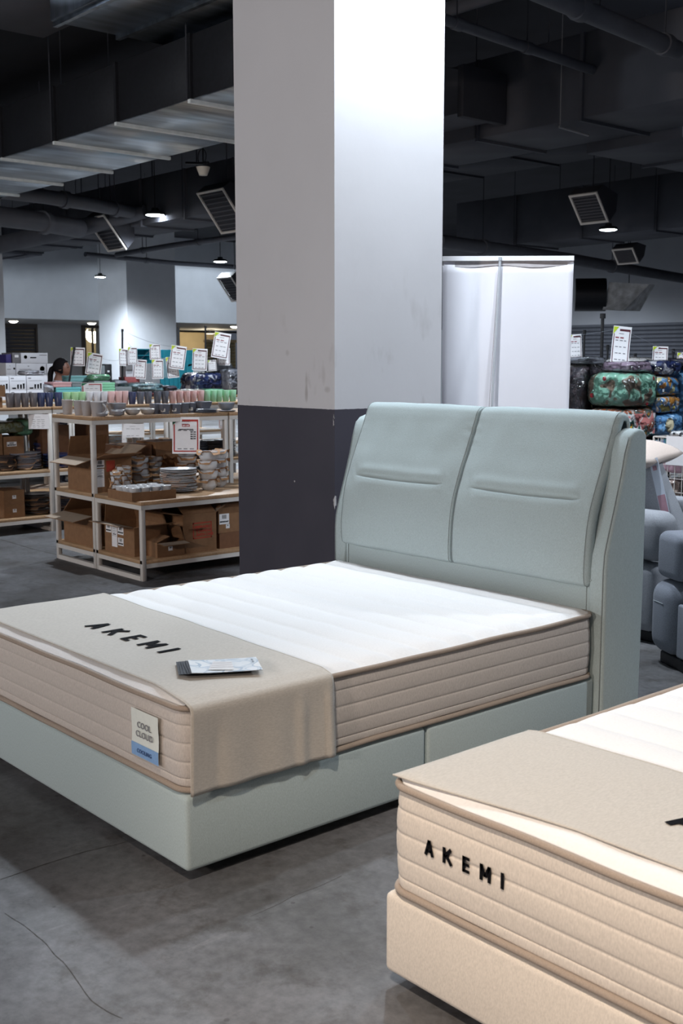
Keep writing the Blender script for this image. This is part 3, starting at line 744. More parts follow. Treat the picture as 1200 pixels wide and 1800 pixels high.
for k in range(3): bowl('%s charcoal tray from the bottom of the low tray pile' % ORD[k], -4.70, yf_(360, -4.70), ZT+.009*k, .088-.004*k, .010, CERD, 'charcoal trays on the rack top', 'tray', True, 'tray')
bowl('charcoal square bowl standing on the tray pile', -4.71, yf_(357, -4.71), ZT+.030, .056, .056, CERD, square=True)
bowl('blue-grey round bowl near the column on the rack top', -4.70, yf_(397), ZT+.012, .066, .060, ceram('blue_grey_glaze', (128,134,146)))
bowl('grey plate under the blue-grey round bowl', -4.70, yf_(398), ZT, .072, .012, CERG, name='plate', cat='plate')
# ------------------------------------------------------------------ cartons
def carton(label, x0, x1, y0, y1, z, h, m=KRAFT, flaps=None, group=None, rz=0, prints=(), tape=True):
    """flaps: {'x0','x1','y0','y1'} -> angle from the horizontal inward (0 = closed, 90 = up, 180+ = folded out)"""
    cx, cy = (x0+x1)/2, (y0+y1)/2; w, d = x1-x0, y1-y0; t = thing('carton', label, 'box', (cx,cy,z), rz, group)
    e = .005; b = MB().box(-w/2, w/2, -d/2, d/2, 0, e)
    b.box(-w/2, -w/2+e, -d/2, d/2, e, h).box(w/2-e, w/2, -d/2, d/2, e, h).box(-w/2+e, w/2-e, -d/2, -d/2+e, e, h).box(-w/2+e, w/2-e, d/2-e, d/2, e, h)
    lpart(t, 'body', b.mesh('body', m))
    flaps = flaps or {'x0': 0, 'x1': 0, 'y0': 2, 'y1': 2}
    for k, a in flaps.items():
        ln = d if k[0] == 'x' else w; fl = (min(w, d))*.495
        if k[0] == 'y': fl = d*.495
        else: fl = min(w*.495, d*.5)
        b = MB().box(0, fl, -ln/2+.002, ln/2-.002, 0, .004)
        o = lpart(t, 'flap', b.mesh('flap', [m]))
        base = {'x0':((-w/2,0,h),0), 'x1':((w/2,0,h),180), 'y0':((0,-d/2,h),90), 'y1':((0,d/2,h),-90)}[k]
        o.location = base[0]; o.rotation_euler = Matrix.Rotation(R(base[1]), 4, 'Z').to_euler()
        o.rotation_euler = (Matrix.Rotation(R(base[1]), 3, 'Z') @ Matrix.Rotation(-R(a), 3, 'Y')).to_euler()
        if a > 110:
            fm = MB().quad([(.004,-ln/2+.006,-.0006),(fl-.003,-ln/2+.006,-.0006),(fl-.003,ln/2-.006,-.0006),(.004,ln/2-.006,-.0006)])
            lpart(o, 'flap_lining', fm.mesh('flap_lining', KRAFTIN))
    if tape and flaps.get('y0', 0) < 20: lpart(t, 'tape', MB().box(-w/2+.01, w/2-.01, -.02, .02, h+.004, h+.0052).mesh('tape', mat('brown_tape', (146,112,80), .3, var=.03)))
    for f in prints: f(t, w, d, h)
    return t
def face_place(t, w, d, face, u, v, name, mb, m, lift=.0008, label=None):
    """mb drawn in (x right, y up) metres about (u, v) on a side of the carton"""
    o = lpart(t, name, mb.mesh(name, m), label=label)
    if face == 'x1': o.location = (w/2+lift, u, v); o.rotation_euler = (R(90), 0, R(90))
    if face == 'y0': o.location = (u, -d/2-lift, v); o.rotation_euler = (R(90), 0, 0)
    return o
def rectmb(x0, x1, y0, y1, z=0): return MB().quad([(x0,y0,z),(x1,y0,z),(x1,y1,z),(x0,y1,z)])
def address(face, u, v, w_, h_, kind='sheet'):
    def f(t, w, d, h):
        lb = face_place(t, w, d, face, u, v, 'label', rectmb(-w_/2, w_/2, -h_/2, h_/2), PAPER)
        b = MB()
        if kind == 'sheet':
            for j, q in enumerate((.42,.34,.26,.18,.02)): b.quad([(-w_*.40,h_*q,.0004),(w_*(.40-.2*(j % 2)),h_*q,.0004),(w_*(.40-.2*(j % 2)),h_*q+.002,.0004),(-w_*.40,h_*q+.002,.0004)])
            b.quad([(-w_*.3,h_*.08,.0004),(w_*.3,h_*.08,.0004),(w_*.3,h_*.12,.0004),(-w_*.3,h_*.12,.0004)])
        else:
            for j in range(9): x = -w_*.22+j*w_*.05; b.quad([(x,h_*.02,.0004),(x+w_*(.018 if j % 2 else .034),h_*.02,.0004),(x+w_*(.018 if j % 2 else .034),h_*.40,.0004),(x,h_*.40,.0004)])
        o = lpart(lb, 'label_print', b.mesh('label_print', INK))
        if kind != 'sheet' and w_ > .05:
            lpart(lb, 'lettering', text_mesh('IMPORTANT', w_*.155, .0003, 1.0, .001), (0,-h_*.32,.0005))
    return f
def fragile(face, u, v, w_, h_, words=True):
    RP = mat('red_carton_print', (176,70,52), .8, var=.06)
    def f(t, w, d, h):
        b = MB(); e = .009
        b.quad([(-w_/2,-h_/2,0),(w_/2,-h_/2,0),(w_/2,-h_/2+e,0),(-w_/2,-h_/2+e,0)]).quad([(-w_/2,h_/2-e,0),(w_/2,h_/2-e,0),(w_/2,h_/2,0),(-w_/2,h_/2,0)])
        b.quad([(-w_/2,-h_/2,0),(-w_/2+e,-h_/2,0),(-w_/2+e,h_/2,0),(-w_/2,h_/2,0)]).quad([(w_/2-e,-h_/2,0),(w_/2,-h_/2,0),(w_/2,h_/2,0),(w_/2-e,h_/2,0)])
        o = face_place(t, w, d, face, u, v, 'red_print', b, RP)
        g = MB(); x = -w_*.28   # wine glass
        g.quad([(x-.020,h_*.30,0),(x-.020,h_*.06,0),(x,-h_*.06,0),(x+.020,h_*.06,0),(x+.020,h_*.30,0)]).quad([(x-.004,-h_*.05,0),(x+.004,-h_*.05,0),(x+.004,-h_*.30,0),(x-.004,-h_*.30,0)]).quad([(x-.018,-h_*.35,0),(x+.018,-h_*.35,0),(x+.018,-h_*.29,0),(x-.018,-h_*.29,0)])
        lpart(o, 'glass_symbol', g.mesh('glass_symbol', RP))
        for s, yy in (('FRAGILE', .14), ('HANDLE', -.10), ('WITH CARE', -.34)): lpart(o, 'lettering', text_mesh(s, h_*.22, .0002, 1.0, .0016, RP), (w_*.14, h_*yy, 0))
    return f
GC = 'brown cartons on the racks'
carton('big open carton with a white label on the middle shelf', -5.06, -4.665, 2.29, 2.595, ZM, .245, KRAFT, {'x0':70,'x1':165,'y0':195,'y1':150}, GC,
       prints=(address('x1', -.105, .205, .07, .055, 'bar'), address('x1', -.107, .105, .068, .130), lambda t, w, d, h: face_place(t, w, d, 'x1', -.02, .185, 'red_print', rectmb(-.035,.035,-.04,.04), mat('red_carton_print', (176,70,52), .8, var=.06))))
carton('open carton with a pale flap sticking out on the bottom shelf', -5.15, -4.70, 2.29, 2.62, ZB, .225, KRAFT, {'x0':40,'x1':140,'y0':190,'y1':142}, GC)
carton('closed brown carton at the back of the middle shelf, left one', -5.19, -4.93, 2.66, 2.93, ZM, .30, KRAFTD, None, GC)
carton('closed brown carton at the back of the middle shelf, right one', -5.19, -4.90, 2.95, 3.26, ZM, .315, KRAFT, None, GC)
carton('carton plastered with white labels inside the low rack', -4.555, -4.15, 2.30, 2.56, ZB, .205, KRAFT, {'x0':80,'x1':168,'y0':172,'y1':70}, GC,
       prints=(address('y0', -.145, .165, .075, .06, 'bar'), address('y0', -.065, .115, .075, .15), address('y0', .02, .165, .08, .06, 'bar'), address('y0', .02, .085, .075, .055, 'bar')))
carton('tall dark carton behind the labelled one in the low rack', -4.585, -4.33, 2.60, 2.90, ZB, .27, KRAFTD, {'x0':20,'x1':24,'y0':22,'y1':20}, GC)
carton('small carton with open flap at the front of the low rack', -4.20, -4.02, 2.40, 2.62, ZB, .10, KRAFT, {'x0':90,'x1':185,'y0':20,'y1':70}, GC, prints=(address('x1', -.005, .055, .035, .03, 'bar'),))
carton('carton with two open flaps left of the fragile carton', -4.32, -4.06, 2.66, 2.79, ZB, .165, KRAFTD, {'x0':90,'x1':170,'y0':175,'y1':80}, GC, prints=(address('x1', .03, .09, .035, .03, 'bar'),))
yA, yB = PX(322, 930, -4.03).y, PX(380, 930, -4.03).y
carton('upright carton with red fragile print in the low rack', -4.36, -4.03, yA, yB, ZB, .275, KRAFT, {'x0':25,'x1':33,'y0':170,'y1':152}, GC, prints=(fragile('x1', .02, .155, .16, .115),))
yC = PX(384, 930, -4.06).y
carton('carton with a barcode label right of the fragile carton', -4.36, -4.06, yC, yC+.26, ZB+.112, .20, KRAFT, None, GC, prints=(address('x1', -.08, .10, .085, .075, 'bar'), address('x1', -.05, .045, .032, .03, 'x')))
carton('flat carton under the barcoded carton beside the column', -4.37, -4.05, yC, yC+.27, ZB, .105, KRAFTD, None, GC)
# left rack cartons
def yL(px, x=XL-.05): return PX(px, 800, x).y
for k, z in enumerate((ZB, ZB+.118)):
    carton('%s of the two small cartons with white stickers at the left edge' % ('lower' if k == 0 else 'upper'), XL-.34, XL-.06, yL(5), yL(41), z, .113, KRAFT, None, GC, prints=(address('x1', .0, .06, .035, .03, 'bar'),))
carton('brown carton on the left rack shelf under the wrapped bundles', XL-.50, XL-.24, yL(-6), yL(22), ZM, .31, KRAFT, None, GC, prints=(address('x1', .0, .13, .08, .07, 'bar'),))
carton('brown carton with a label strip on the left rack shelf', XL-.52, XL-.24, yL(24), yL(60), ZM, .28, KRAFT, None, GC, prints=(address('x1', -.02, .22, .09, .04, 'bar'),))
carton('dark carton high on the shelf behind the green plates', XL-.56, XL-.30, yL(98), yL(146), ZM, .36, KRAFTD, None, GC)
carton('dark carton behind the white plate stack of the rear rack', XL-.56, XL-.30, yL(180), yL(216), ZM, .37, KRAFTD, None, GC)
carton('brown box at the left frame edge beside the charcoal tumblers', XL-.34, XL-.08, yL(-16), yL(10.5), ZT, .085, KRAFT, None, GC)
carton('second brown box stacked at the left frame edge', XL-.33, XL-.07, yL(-18), yL(15.5), ZT+.092, .09, KRAFT, None, GC)
# ------------------------------------------------------------------ wrapped crockery stacks
PAPERM = []
def paper_mesh(r, seed):
    def fn(u, v):
        a = 2*math.pi*u; rr = r*v*(1+.10*vnoise(math.cos(a)*2+seed, math.sin(a)*2, seed)+.13*(abs(math.cos(2*a+seed))))
        return (rr*math.cos(a), rr*math.sin(a), .006*vnoise(rr*40*math.cos(a)+seed, rr*40*math.sin(a))-.020*max(0, v-.72)/.28*(1 if math.sin(3*a+seed) > -.3 else -.6))
    return MB().grid(fn, 28, 5, cu=True).mesh('wrapping_paper', KPAPER, 40)
for s in range(3): PAPERM.append(paper_mesh(1., s*3.7))
def paper(label, x, y, z, r):
    o = tag(link('wrapping_paper', random.choice(PAPERM), None, (x,y,z), (0,0,random.random()*6)), label, 'paper', 'kraft sheets between the crockery'); o.scale = (r, r, .9); return o
def wstack(desc, x, y, z, r, h, n, step, m=CERW, kind='bowl', pap=True, group=None, square=False, pr=None):
    """n bowls or plates nested with kraft sheets between"""
    for k in range(n):
        zz = z+k*step; pos = '%s from the bottom' % ORD[k] if n > 1 else 'only piece'
        lab = '%s %s, %s' % (m.name.split('_')[0], kind, pos)
        if kind == 'bowl': bowl('%s of %s' % (('bowl '+pos), desc), x+random.uniform(-.006,.006), y+random.uniform(-.006,.006), zz, r*random.uniform(.97,1.03), h, m, 'crockery of '+desc)
        else:
            q = (round(r,3), m.name, 'plate')
            if q not in BM: BM[q] = lathe_mesh('plate', plate_prof(r), m, 28)
            tag(link('plate', BM[q], None, (x+random.uniform(-.004,.004), y+random.uniform(-.004,.004), zz), (R(random.uniform(-1.2,1.2)), R(random.uniform(-1.2,1.2)), random.random()*6)), 'plate %s of %s' % (pos, desc), 'plate', 'crockery of '+desc)
        if pap and (kind == 'bowl' or k % 3 == 1 and k < n-1): paper('kraft sheet on %s %s, %s' % (ORD[k], kind, desc.replace('the ', '', 1)), x, y, zz+(h*.95 if kind == 'bowl' else .016), (pr or r*.99) if kind == 'bowl' else r*.93)
def on(px, py, z=ZM): return PZ(px, py, z)
p = on(207, 872); wstack('the thin wrapped cup stack by the big carton', p.x-.02, p.y, ZM, .036, .05, 5, .030, CERW, pr=.043)
p = on(231, 868); wstack('the wrapped bowl stack behind the tray', p.x-.14, p.y+.02, ZM, .058, .05, 5, .034, CERW)
p = on(262, 862); wstack('the middle wrapped bowl stack behind the tray', p.x-.20, p.y+.04, ZM, .074, .06, 5, .042, CERW, pr=.088)
p = on(293, 855); wstack('the wrapped bowl stack behind the plate stack', p.x-.20, p.y+.02, ZM, .070, .05, 5, .042, CERW, pr=.088)
p = on(323, 866); wstack('the tall white plate stack on the front shelf', p.x-.10, p.y+.02, ZM, .132, .018, 14, .0115, CERW, 'plate', pr=.128)
p = on(323, 850); wstack('the tall bowl stack under the price poster', p.x-.30, p.y+.06, ZM, .092, .062, 6, .052, CERW, pr=.105)
p = on(376, 862); wstack('the tall wrapped bowl stack left of the column', p.x-.07, p.y, ZM, .073, .078, 4, .068, CERW, pr=.082)
p = on(366, 855); wstack('the low wrapped bowl stack behind the plate stack', p.x-.26, p.y-.02, ZM, .075, .06, 5, .050, CERW, pr=.085)
p = on(402, 858); wstack('the last wrapped bowl stack beside the column', p.x-.12, p.y, ZM, .064, .078, 4, .066, CERW, pr=.072)
# open tray with little bowls
pa, pb = on(212, 870), on(312, 872); tx = -4.17
ty0, ty1 = PX(240, 872, -4.03).y-.03, PX(311, 872, -4.03).y
tr = carton('shallow kraft tray of small white bowls on the front shelf', -4.36, -4.04, ty0, ty1, ZM, .060, KRAFT, {'x0':90}, None, tape=False)
for ch in list(tr.children):
    if ch.name.startswith('flap'): bpy.data.objects.remove(ch)
for i in range(3):
    for j in range(4):
        bowl('white tray bowl, %s from the left in the %s row, upper' % (ORD[j], ['front', 'middle', 'back'][i]), -4.095-.088*i, ty0+.052+.083*j, ZM+.010+(.030 if i == 0 else .028), .038, .048, CERW, 'small white bowls in the tray')
        bowl('white tray bowl, %s from the left in the %s row, under another' % (ORD[j], ['front', 'middle', 'back'][i]), -4.095-.088*i, ty0+.052+.083*j, ZM+.006, .038, .048, CERW, 'small white bowls in the tray')
# dark square dishes near the rack's right end
for k in range(3): bowl('%s dark square dish from the bottom of the pile near the column' % ORD[k], -4.72, yf_(378, -4.72), ZM+.05+.045*k, .085, .05, CERD, 'dark square dishes', 'dish', True, 'dish')
bowl('dark square base dish carrying the dish pile near the column', -4.72, yf_(378, -4.72), ZM, .09, .05, CERD, 'dark square dishes', 'dish', True, 'dish')
# plates on the second row of racks
BLUEC = ceram('blue_glaze', (58,80,140)); GRNC = ceram('green_glaze', (150,214,150)); GREYW = ceram('stone_glaze', (150,150,160)); DARKC = ceram('brown_glaze', (78,70,70))
wstack('the broad grey plate stack on the left rack', XL-.20, yL(44, XL-.2), ZM, .135, .018, 12, .0115, GREYW, 'plate')
wstack('the dark plate stack at the left frame edge', XL-.16, yL(7, XL-.2), ZM, .085, .018, 11, .0110, DARKC, 'plate')
wstack('the lower blue plate stack on the left rack', XL-.17, yL(100, XL-.2), ZM, .135, .018, 10, .0112, BLUEC, 'plate')
wstack('the upper blue plate stack on the left rack', XL-.40, yL(82, XL-.4), ZM, .11, .018, 16, .0125, BLUEC, 'plate', group=None)
wstack('the pale green plate stack on the rear rack', XL-.19, yL(162, XL-.2), ZM, .15, .018, 10, .0116, GRNC, 'plate')
wstack('the pale green bowl stack on the rear rack', XL-.42, yL(139, XL-.42), ZM, .085, .055, 5, .040, GRNC)
wstack('the second pale green bowl stack on the rear rack', XL-.42, yL(184, XL-.42), ZM, .085, .055, 5, .042, GRNC)
wstack('the tall white plate stack on the rear rack', XL-.36, yL(203, XL-.36), ZM, .105, .018, 18, .0135, CERW, 'plate')
wstack('the short white plate stack on the rear rack', XL-.12, yL(203, XL-.12), ZM, .075, .018, 9, .013, CERW, 'plate')
wstack('the bottom shelf dark plate stack on the left rack', XL-.2, yL(62, XL-.2), ZB, .13, .018, 14, .0125, DARKC, 'plate')
wstack('the bottom shelf grey dish stack on the rear rack', XL-.2, yL(122, XL-.2), ZB, .165, .018, 12, .0125, ceram('dusk_glaze', (84,84,104)), 'plate')
for i, (px, c) in enumerate(((255,CERD),(290,DARKC),(345,CERD),(372,DARKC),(395,CERD))):
    wstack('the %s dark plate stack behind the front rack' % ORD[i], XL-.2, yL(px, XL-.2), ZM, .11, .018, 12, .0135, c, 'plate', pap=False)
# ------------------------------------------------------------------ soft bundles in clear wrap
def puff(sx, sy, sz, seed, p=5.5, lump=.07, mold=None):
    def fn(u, v):
        a = 2*math.pi*u; b_ = math.pi*(v-.5)
        d = Vector((math.cos(b_)*math.cos(a), math.cos(b_)*math.sin(a), math.sin(b_)))
        f = (abs(d.x)**p+abs(d.y)**p+abs(d.z)**p)**(-1/p)
        k = 1+lump*vnoise(d.x*2.2+seed, d.y*2.2, d.z*2.2+seed)+lump*.5*vnoise(d.x*6+seed, d.y*6, d.z*6)
        q = d*f*k; return (q.x*sx/2, q.y*sy/2, (q.z*sz/2)+sz/2)
    return MB().grid(fn, 40, 22, cu=True)
def bundle(label, loc, size, m, rz=0, seed=0, group='blankets in clear plastic bags', wrap=True, cat='bagged blanket', name='bagged_blanket', tilt=0):
    t = thing(name, label, cat, loc, rz, group); t.rotation_euler = (tilt, 0, rz)
    lpart(t, 'blanket', puff(*size, seed).mesh('blanket', m, 180), (0,0,0))
    if wrap:
        w = puff(size[0]*1.04, size[1]*1.04, size[2]*1.05, seed, 5.0, .085); w.v = [(x, y, max(z-size[2]*.015, -.001)) for x, y, z in w.v]
        lpart(t, 'plastic_wrap', w.mesh('plastic_wrap', plastic_wrap(), 180))
    return t
# ------------------------------------------------------------------ stock on the third and fourth row
XR4 = -10.4
for k, w in enumerate(('under the white gadget boxes', 'behind the gift boxes', 'under the turquoise boxes')):
    rack('rack in the fourth row %s' % w, XR4-.62, XR4, 3.95+1.18*k, 5.12+1.18*k, LV)
WBOX = mat('white_box_card', (216,216,222), .5, var=.02)
def gbox(label, X, px0, px1, z, h, d, m, name='gift_box', cat='box', group=None, lid=0., ybase=690):
    """a shop box with its front on the plane x = X, spanning two photo columns"""
    y0, y1 = PX(px0, ybase, X).y, PX(px1, ybase, X).y
    t = thing(name, label, cat, (X-d/2, (y0+y1)/2, z), 0, group)
    part(t, 'body', MB().box(X-d, X, y0, y1, z, z+h*(1-lid)), m, bev=.003, seg=2)
    if lid: part(t, 'lid', MB().box(X-d-.003, X+.003, y0-.003, y1+.003, z+h*(1-lid), z+h), m, bev=.003, seg=2)
    t['_y'] = (y0+y1)/2; return t, y0, y1
def front(t, X, mbs, name, m):
    o = part(t, name, mbs, m); o['kind'] = 'stuff'; return o
def fq(b, X, y0, y1, z0, z1, e=.0012): return b.quad([(X+e,y0,z0),(X+e,y1,z0),(X+e,y1,z1),(X+e,y0,z1)])
XB = XR3-.06
nm = ['left', 'middle', 'right']
for k, (a, c) in enumerate(((-12,16.5),(17.5,46.5),(48,76.5))):
    for lay in range(2):
        z, h = (ZT, .098) if lay == 0 else (ZT+.099, .142)
        t, y0, y1 = gbox('%s white box of the %s row printed with black glasses' % (nm[k], 'lower' if lay == 0 else 'upper'), XB, a, c, z, h, .2, WBOX, 'tumbler_box', group='white boxes printed with black glasses')
        w = y1-y0
        if lay:
            b = MB(); fq(b, XB, y0+w*.14, y0+w*.38, z+.012, z+.026); 
            for u, hh in ((.44,.045),(.62,.045),(.79,.055)): b.quad([(XB+.0012,y0+w*(u+.015),z+.012),(XB+.0012,y0+w*(u+.095),z+.012),(XB+.0012,y0+w*(u+.115),z+.012+hh),(XB+.0012,y0+w*u,z+.012+hh)])
            front(t, XB, b, 'glass_picture', INK)
        b = MB(); fq(b, XB, y0+w*.08, y0+w*.26, z+h-.028, z+h-.018); 
        if lay: fq(b, XB, y0+w*.08, y0+w*.92, z+h-.050, z+h-.047)
        front(t, XB, b, 'print', GREYP)
# white gadget boxes further back
XG = XR4-.05
DGREEN = mat('olive_print', (150,158,70), .5)
gl = [(12,29,1.32,.135,'narrow'),(30,83,1.32,.13,'middle wide'),(84,122,1.32,.125,'right wide')]
for a, c, z, h, w in gl:
    gbox('white carton under the %s gadget box' % w, XG, a, c, ZT, z-ZT-.002, .3, WBOX, 'gadget_box', group='white gadget boxes')
    t, y0, y1 = gbox('%s white gadget box with small olive picture, in the back row' % w, XG, a, c, z, h, .3, WBOX, 'gadget_box', group='white gadget boxes')
    wd = y1-y0; b = MB().lathe([(0,0),(.032 if w != 'narrow' else .012,0)], 16); b.v = [(XG+.0014, y0+wd*.86+v[0], z+h*.5+v[1]) for v in b.v]; part(t, 'picture', b, DGREEN)
    b = MB(); fq(b, XG, y0+wd*.1, y0+wd*.5, z+h*.42, z+h*.47); fq(b, XG, y0+wd*.38, y0+wd*.42, z+h*.7, z+h*.78); front(t, XG, b, 'print', GREYP)
t, y0, y1 = gbox('long white gadget box lying on top of the gadget box row', XG, 39, 86, 1.452, .125, .3, WBOX, 'gadget_box', group='white gadget boxes')
b = MB(); fq(b, XG, y0+.12, y0+.20, 1.452+.06, 1.452+.075); fq(b, XG, y0+.24, y0+.34, 1.452+.095, 1.452+.101); front(t, XG, b, 'print', INK)
b = MB().lathe([(0,0),(.022,0)], 16); b.v = [(XG+.0014, y0+.06+v[0], 1.452+.075+v[1]) for v in b.v]; part(t, 'picture', b, DGREEN)
t, y0, y1 = gbox('grey carton end with a white sticker beside the long white box', XG, 24, 38.5, 1.452, .125, .3, mat('grey_card', (120,118,122), .7), 'gadget_box')
b = MB(); fq(b, XG, y0+.03, y0+.08, 1.452+.07, 1.452+.1); part(t, 'sticker', b, PAPER)
gbox('grey carton under the grey carton end at the back', XG-.001, 13, 22, 1.457, .10, .3, mat('violet_card', (64,56,120), .6), 'gadget_box')
# gift boxes
PNK, TEAL, TEAL2, MINT, GRB = (mat(a, c, .6, var=.04) for a, c in (('pink_card',(206,158,158)),('teal_card',(108,188,190)),('dull_teal_card',(112,160,162)),('mint_card',(142,208,166)),('grey_green_card',(128,134,136))))
GG = 'pastel gift boxes'
gbox('turquoise gift box at the bottom left of the gift boxes', XB, 99, 142, ZT, .058, .22, TEAL, group=GG, lid=.4)
gbox('turquoise gift box stacked on the bottom turquoise one', XB, 99, 142, ZT+.060, .060, .22, TEAL, group=GG, lid=.4)
gbox('flat pink gift box on the turquoise gift boxes', XB, 94, 126, ZT+.122, .052, .2, PNK, group=GG, lid=.4)
gbox('flat grey gift box beside the pink one', XB-.02, 127, 143, ZT+.122, .052, .2, GRB, group=GG, lid=.4)
gbox('dull turquoise gift box on the row behind the pink one', XB-.32, 122, 168, ZT+.01+.16, .065, .16, TEAL2, group=GG, lid=.4)
gbox('large dull gift box hidden under the dull turquoise one', XB-.32, 118, 172, ZT, .168, .16, GRB, group=GG)
for k in range(3): gbox('%s mint green gift box in the stack right of the price stand' % ['bottom', 'middle', 'top'][k], XB, 178, 202, ZT+.055*k, .053, .2, MINT, group=GG, lid=.4)
gbox('wide grey box with a row of white dots', XB, 203, 232, ZT+.06, .055, .2, GRB, group=GG)
gbox('wide pale box under the grey dotted box', XB, 203, 232, ZT, .058, .2, mat('pale_card', (170,168,168), .6), group=GG)
t, y0, y1 = gbox('tall black box with white figures behind the gift boxes', XB-.34, 186, 197.5, ZT, .36, .12, BLACK, 'product_box')
b = MB(); fq(b, XB-.34, y0+.02, y1-.02, ZT+.20, ZT+.225); fq(b, XB-.34, y0+.025, y1-.03, ZT+.27, ZT+.29); front(t, XB, b, 'print', PAPER)
gbox('grey photo box beside the tall black box', XB-.34, 170, 185.5, ZT, .345, .12, GRB, 'product_box')
gbox('flat red box under the price cards', XB-.30, 220, 246, ZT, .215, .14, mat('brick_red_card', (150,74,74), .6), 'product_box')
# turquoise boxes at the back
TQ = mat('turquoise_card', (44,160,182), .55, var=.06); TQD = mat('turquoise_shadow_card', (30,120,142), .55)
TG = 'turquoise boxes behind the price cards'
XT = XR4-.05
for k, (a, c) in enumerate(((314,327.5),(328.5,341))):
    t, y0, y1 = gbox('%s of the two tall turquoise cartons behind the price cards' % ['left', 'right'][k], XT, a, c, ZT, .54, .2, TQ, 'product_box', group=TG)
    b = MB()
    for zz in (.10, .32): b.quad([(XT+.0012,y0+.02,ZT+zz),(XT+.0012,y1-.03,ZT+zz+.015),(XT+.0012,y1-.02,ZT+zz+.035),(XT+.0012,y0+.03,ZT+zz+.03)])
    front(t, XT, b, 'picture', INK)
for k in range(4): gbox('turquoise carton, %s from the left, at the foot of the tall turquoise ones' % ORD[k], XT, 283+7.7*k, 290+7.7*k, ZT, .17, .2, TQ, 'product_box', group=TG)
for k in range(3): gbox('low turquoise carton under the hollow one, %s from the left' % ORD[k], XT, 240+14*k, 253.5+14*k, ZT, .36, .2, mat('grey_white_card', (176,180,186), .6), 'product_box', group=TG)
t = thing('display_crate', 'hollow turquoise display crate behind the price cards', 'crate', (XT-.1, PX(251,620,XT).y, ZT+.362))
y0, y1 = PX(240,620,XT).y, PX(268,620,XT).y; z0 = ZT+.362
for nm_, bb in (('side_panel', (XT-.2,XT,y0,y0+.012,z0,z0+.19)), ('side_panel', (XT-.2,XT,y1-.012,y1,z0,z0+.19)), ('back_panel', (XT-.2,XT-.188,y0+.012,y1-.012,z0,z0+.19)), ('bottom_panel', (XT-.188,XT,y0+.012,y1-.012,z0,z0+.012)), ('shelf', (XT-.188,XT,y0+.012,y1-.012,z0+.10,z0+.11)), ('top_panel', (XT-.188,XT,y0+.012,y1-.012,z0+.178,z0+.19))): part(t, nm_, MB().box(*bb), TQ)
gbox('white and turquoise carton between the price cards', XT, 283, 313, ZT+.172, .26, .2, mat('pale_blue_card', (150,188,200), .6), 'product_box', group=TG)
gbox('small turquoise carton on top of the pale one', XT, 289, 303, ZT+.434, .11, .2, TQ, 'product_box', group=TG)
t, y0, y1 = gbox('white box with black bars picture right of the tall turquoise cartons', XT+.03, 331+11, 366, ZT, .31, .2, WBOX, 'product_box')
t, y0, y1 = gbox('white carton with a barcode behind the pole', XB-.32, 222, 238, ZT+.216, .14, .14, WBOX, 'product_box')
b = MB()
for j in range(6): fq(b, XB-.32, y0+.015+.012*j, y0+.015+.012*j+.006, ZT+.25, ZT+.30)
front(t, XB, b, 'barcode', GREYP)
# bagged blankets on the third row
def rowbag(label, px0, px1, z, h, m, X=XB, d=.3, seed=0, **k):
    y0, y1 = PX(px0,690,X).y, PX(px1,690,X).y
    return bundle(label, (X-d/2, (y0+y1)/2, z), (d, y1-y0, h), m, 0, seed, **k)
P_TEAL = spots('teal_bedding', [(92,128,136),(120,156,160),(70,104,116),(150,176,176)], 16); P_RED = spots('red_bedding', [(96,26,36),(130,40,46),(60,20,28)], 20)
P_NAVY = spots('navy_cloud_bedding', [(34,54,112),(30,46,100),(206,206,214)], 9); P_CREAM = spots('cream_bedding', [(176,168,160),(120,98,86),(196,190,184),(90,70,66)], 22)
P_GREEN = fabric('mint_bedding', (138,198,158)); P_GREY = fabric('grey_bedding', (150,152,160)); P_DARK = spots('dark_bedding', [(44,46,58),(70,66,84),(30,32,42)], 14)
rowbag('flat red bagged blanket under the teal one', 228, 289, ZT, .045, P_RED, seed=1)
rowbag('teal bagged blanket lying on the red one', 229, 291, ZT+.048, .105, P_TEAL, seed=2)
rowbag('small dark bagged blanket right of the teal one', 293, 313, ZT, .115, P_DARK, seed=3)
rowbag('cream floral bagged blanket lying flat before the navy one', 304, 362, ZT, .075, P_CREAM, seed=4, X=XB+.02, d=.22)
rowbag('mint green bagged blanket right of the cream floral one', 364, 396, ZT, .075, P_GREEN, seed=5, X=XB+.02, d=.22)
rowbag('big navy and white bagged blanket by the pole', 340, 401, ZT+.02, .235, P_NAVY, X=XB-.24, d=.3, seed=6)
rowbag('grey bagged blanket beside the column', 402, 436, ZT, .30, P_GREY, X=XB-.10, d=.26, seed=7)
rowbag('pale bagged pillow on top behind the navy blanket', 378, 412, ZT+.27, .10, P_GREY, X=XB-.30, d=.22, seed=8)
rowbag('clear bag of soft white goods at the gift boxes', 78, 96.5, ZT, .145, fabric('white_bedding', (200,200,206)), d=.2, seed=9)
rowbag('clear bag lying over the white gadget boxes', 46, 82, 1.242+.086, .05, fabric('white_bedding', (200,200,206)), X=XB-.28, d=.2, seed=10)
gbox('tall plain white carton holding the clear bag up', XB-.30, 44, 84, ZT, .238, .18, WBOX, 'product_box')
rowbag('shiny mint bag slumped on the dull turquoise box', 163, 196, ZT+.18, .07, P_GREEN, X=XB-.16, d=.14, seed=11)
gbox('grey carton under the shiny mint bag', XB-.16, 166, 194, ZT, .178, .13, GRB, 'product_box')
rowbag('shiny grey bag behind the wide grey box', 200, 228, ZT+.02, .16, P_GREY, X=XB-.26, d=.2, seed=12)
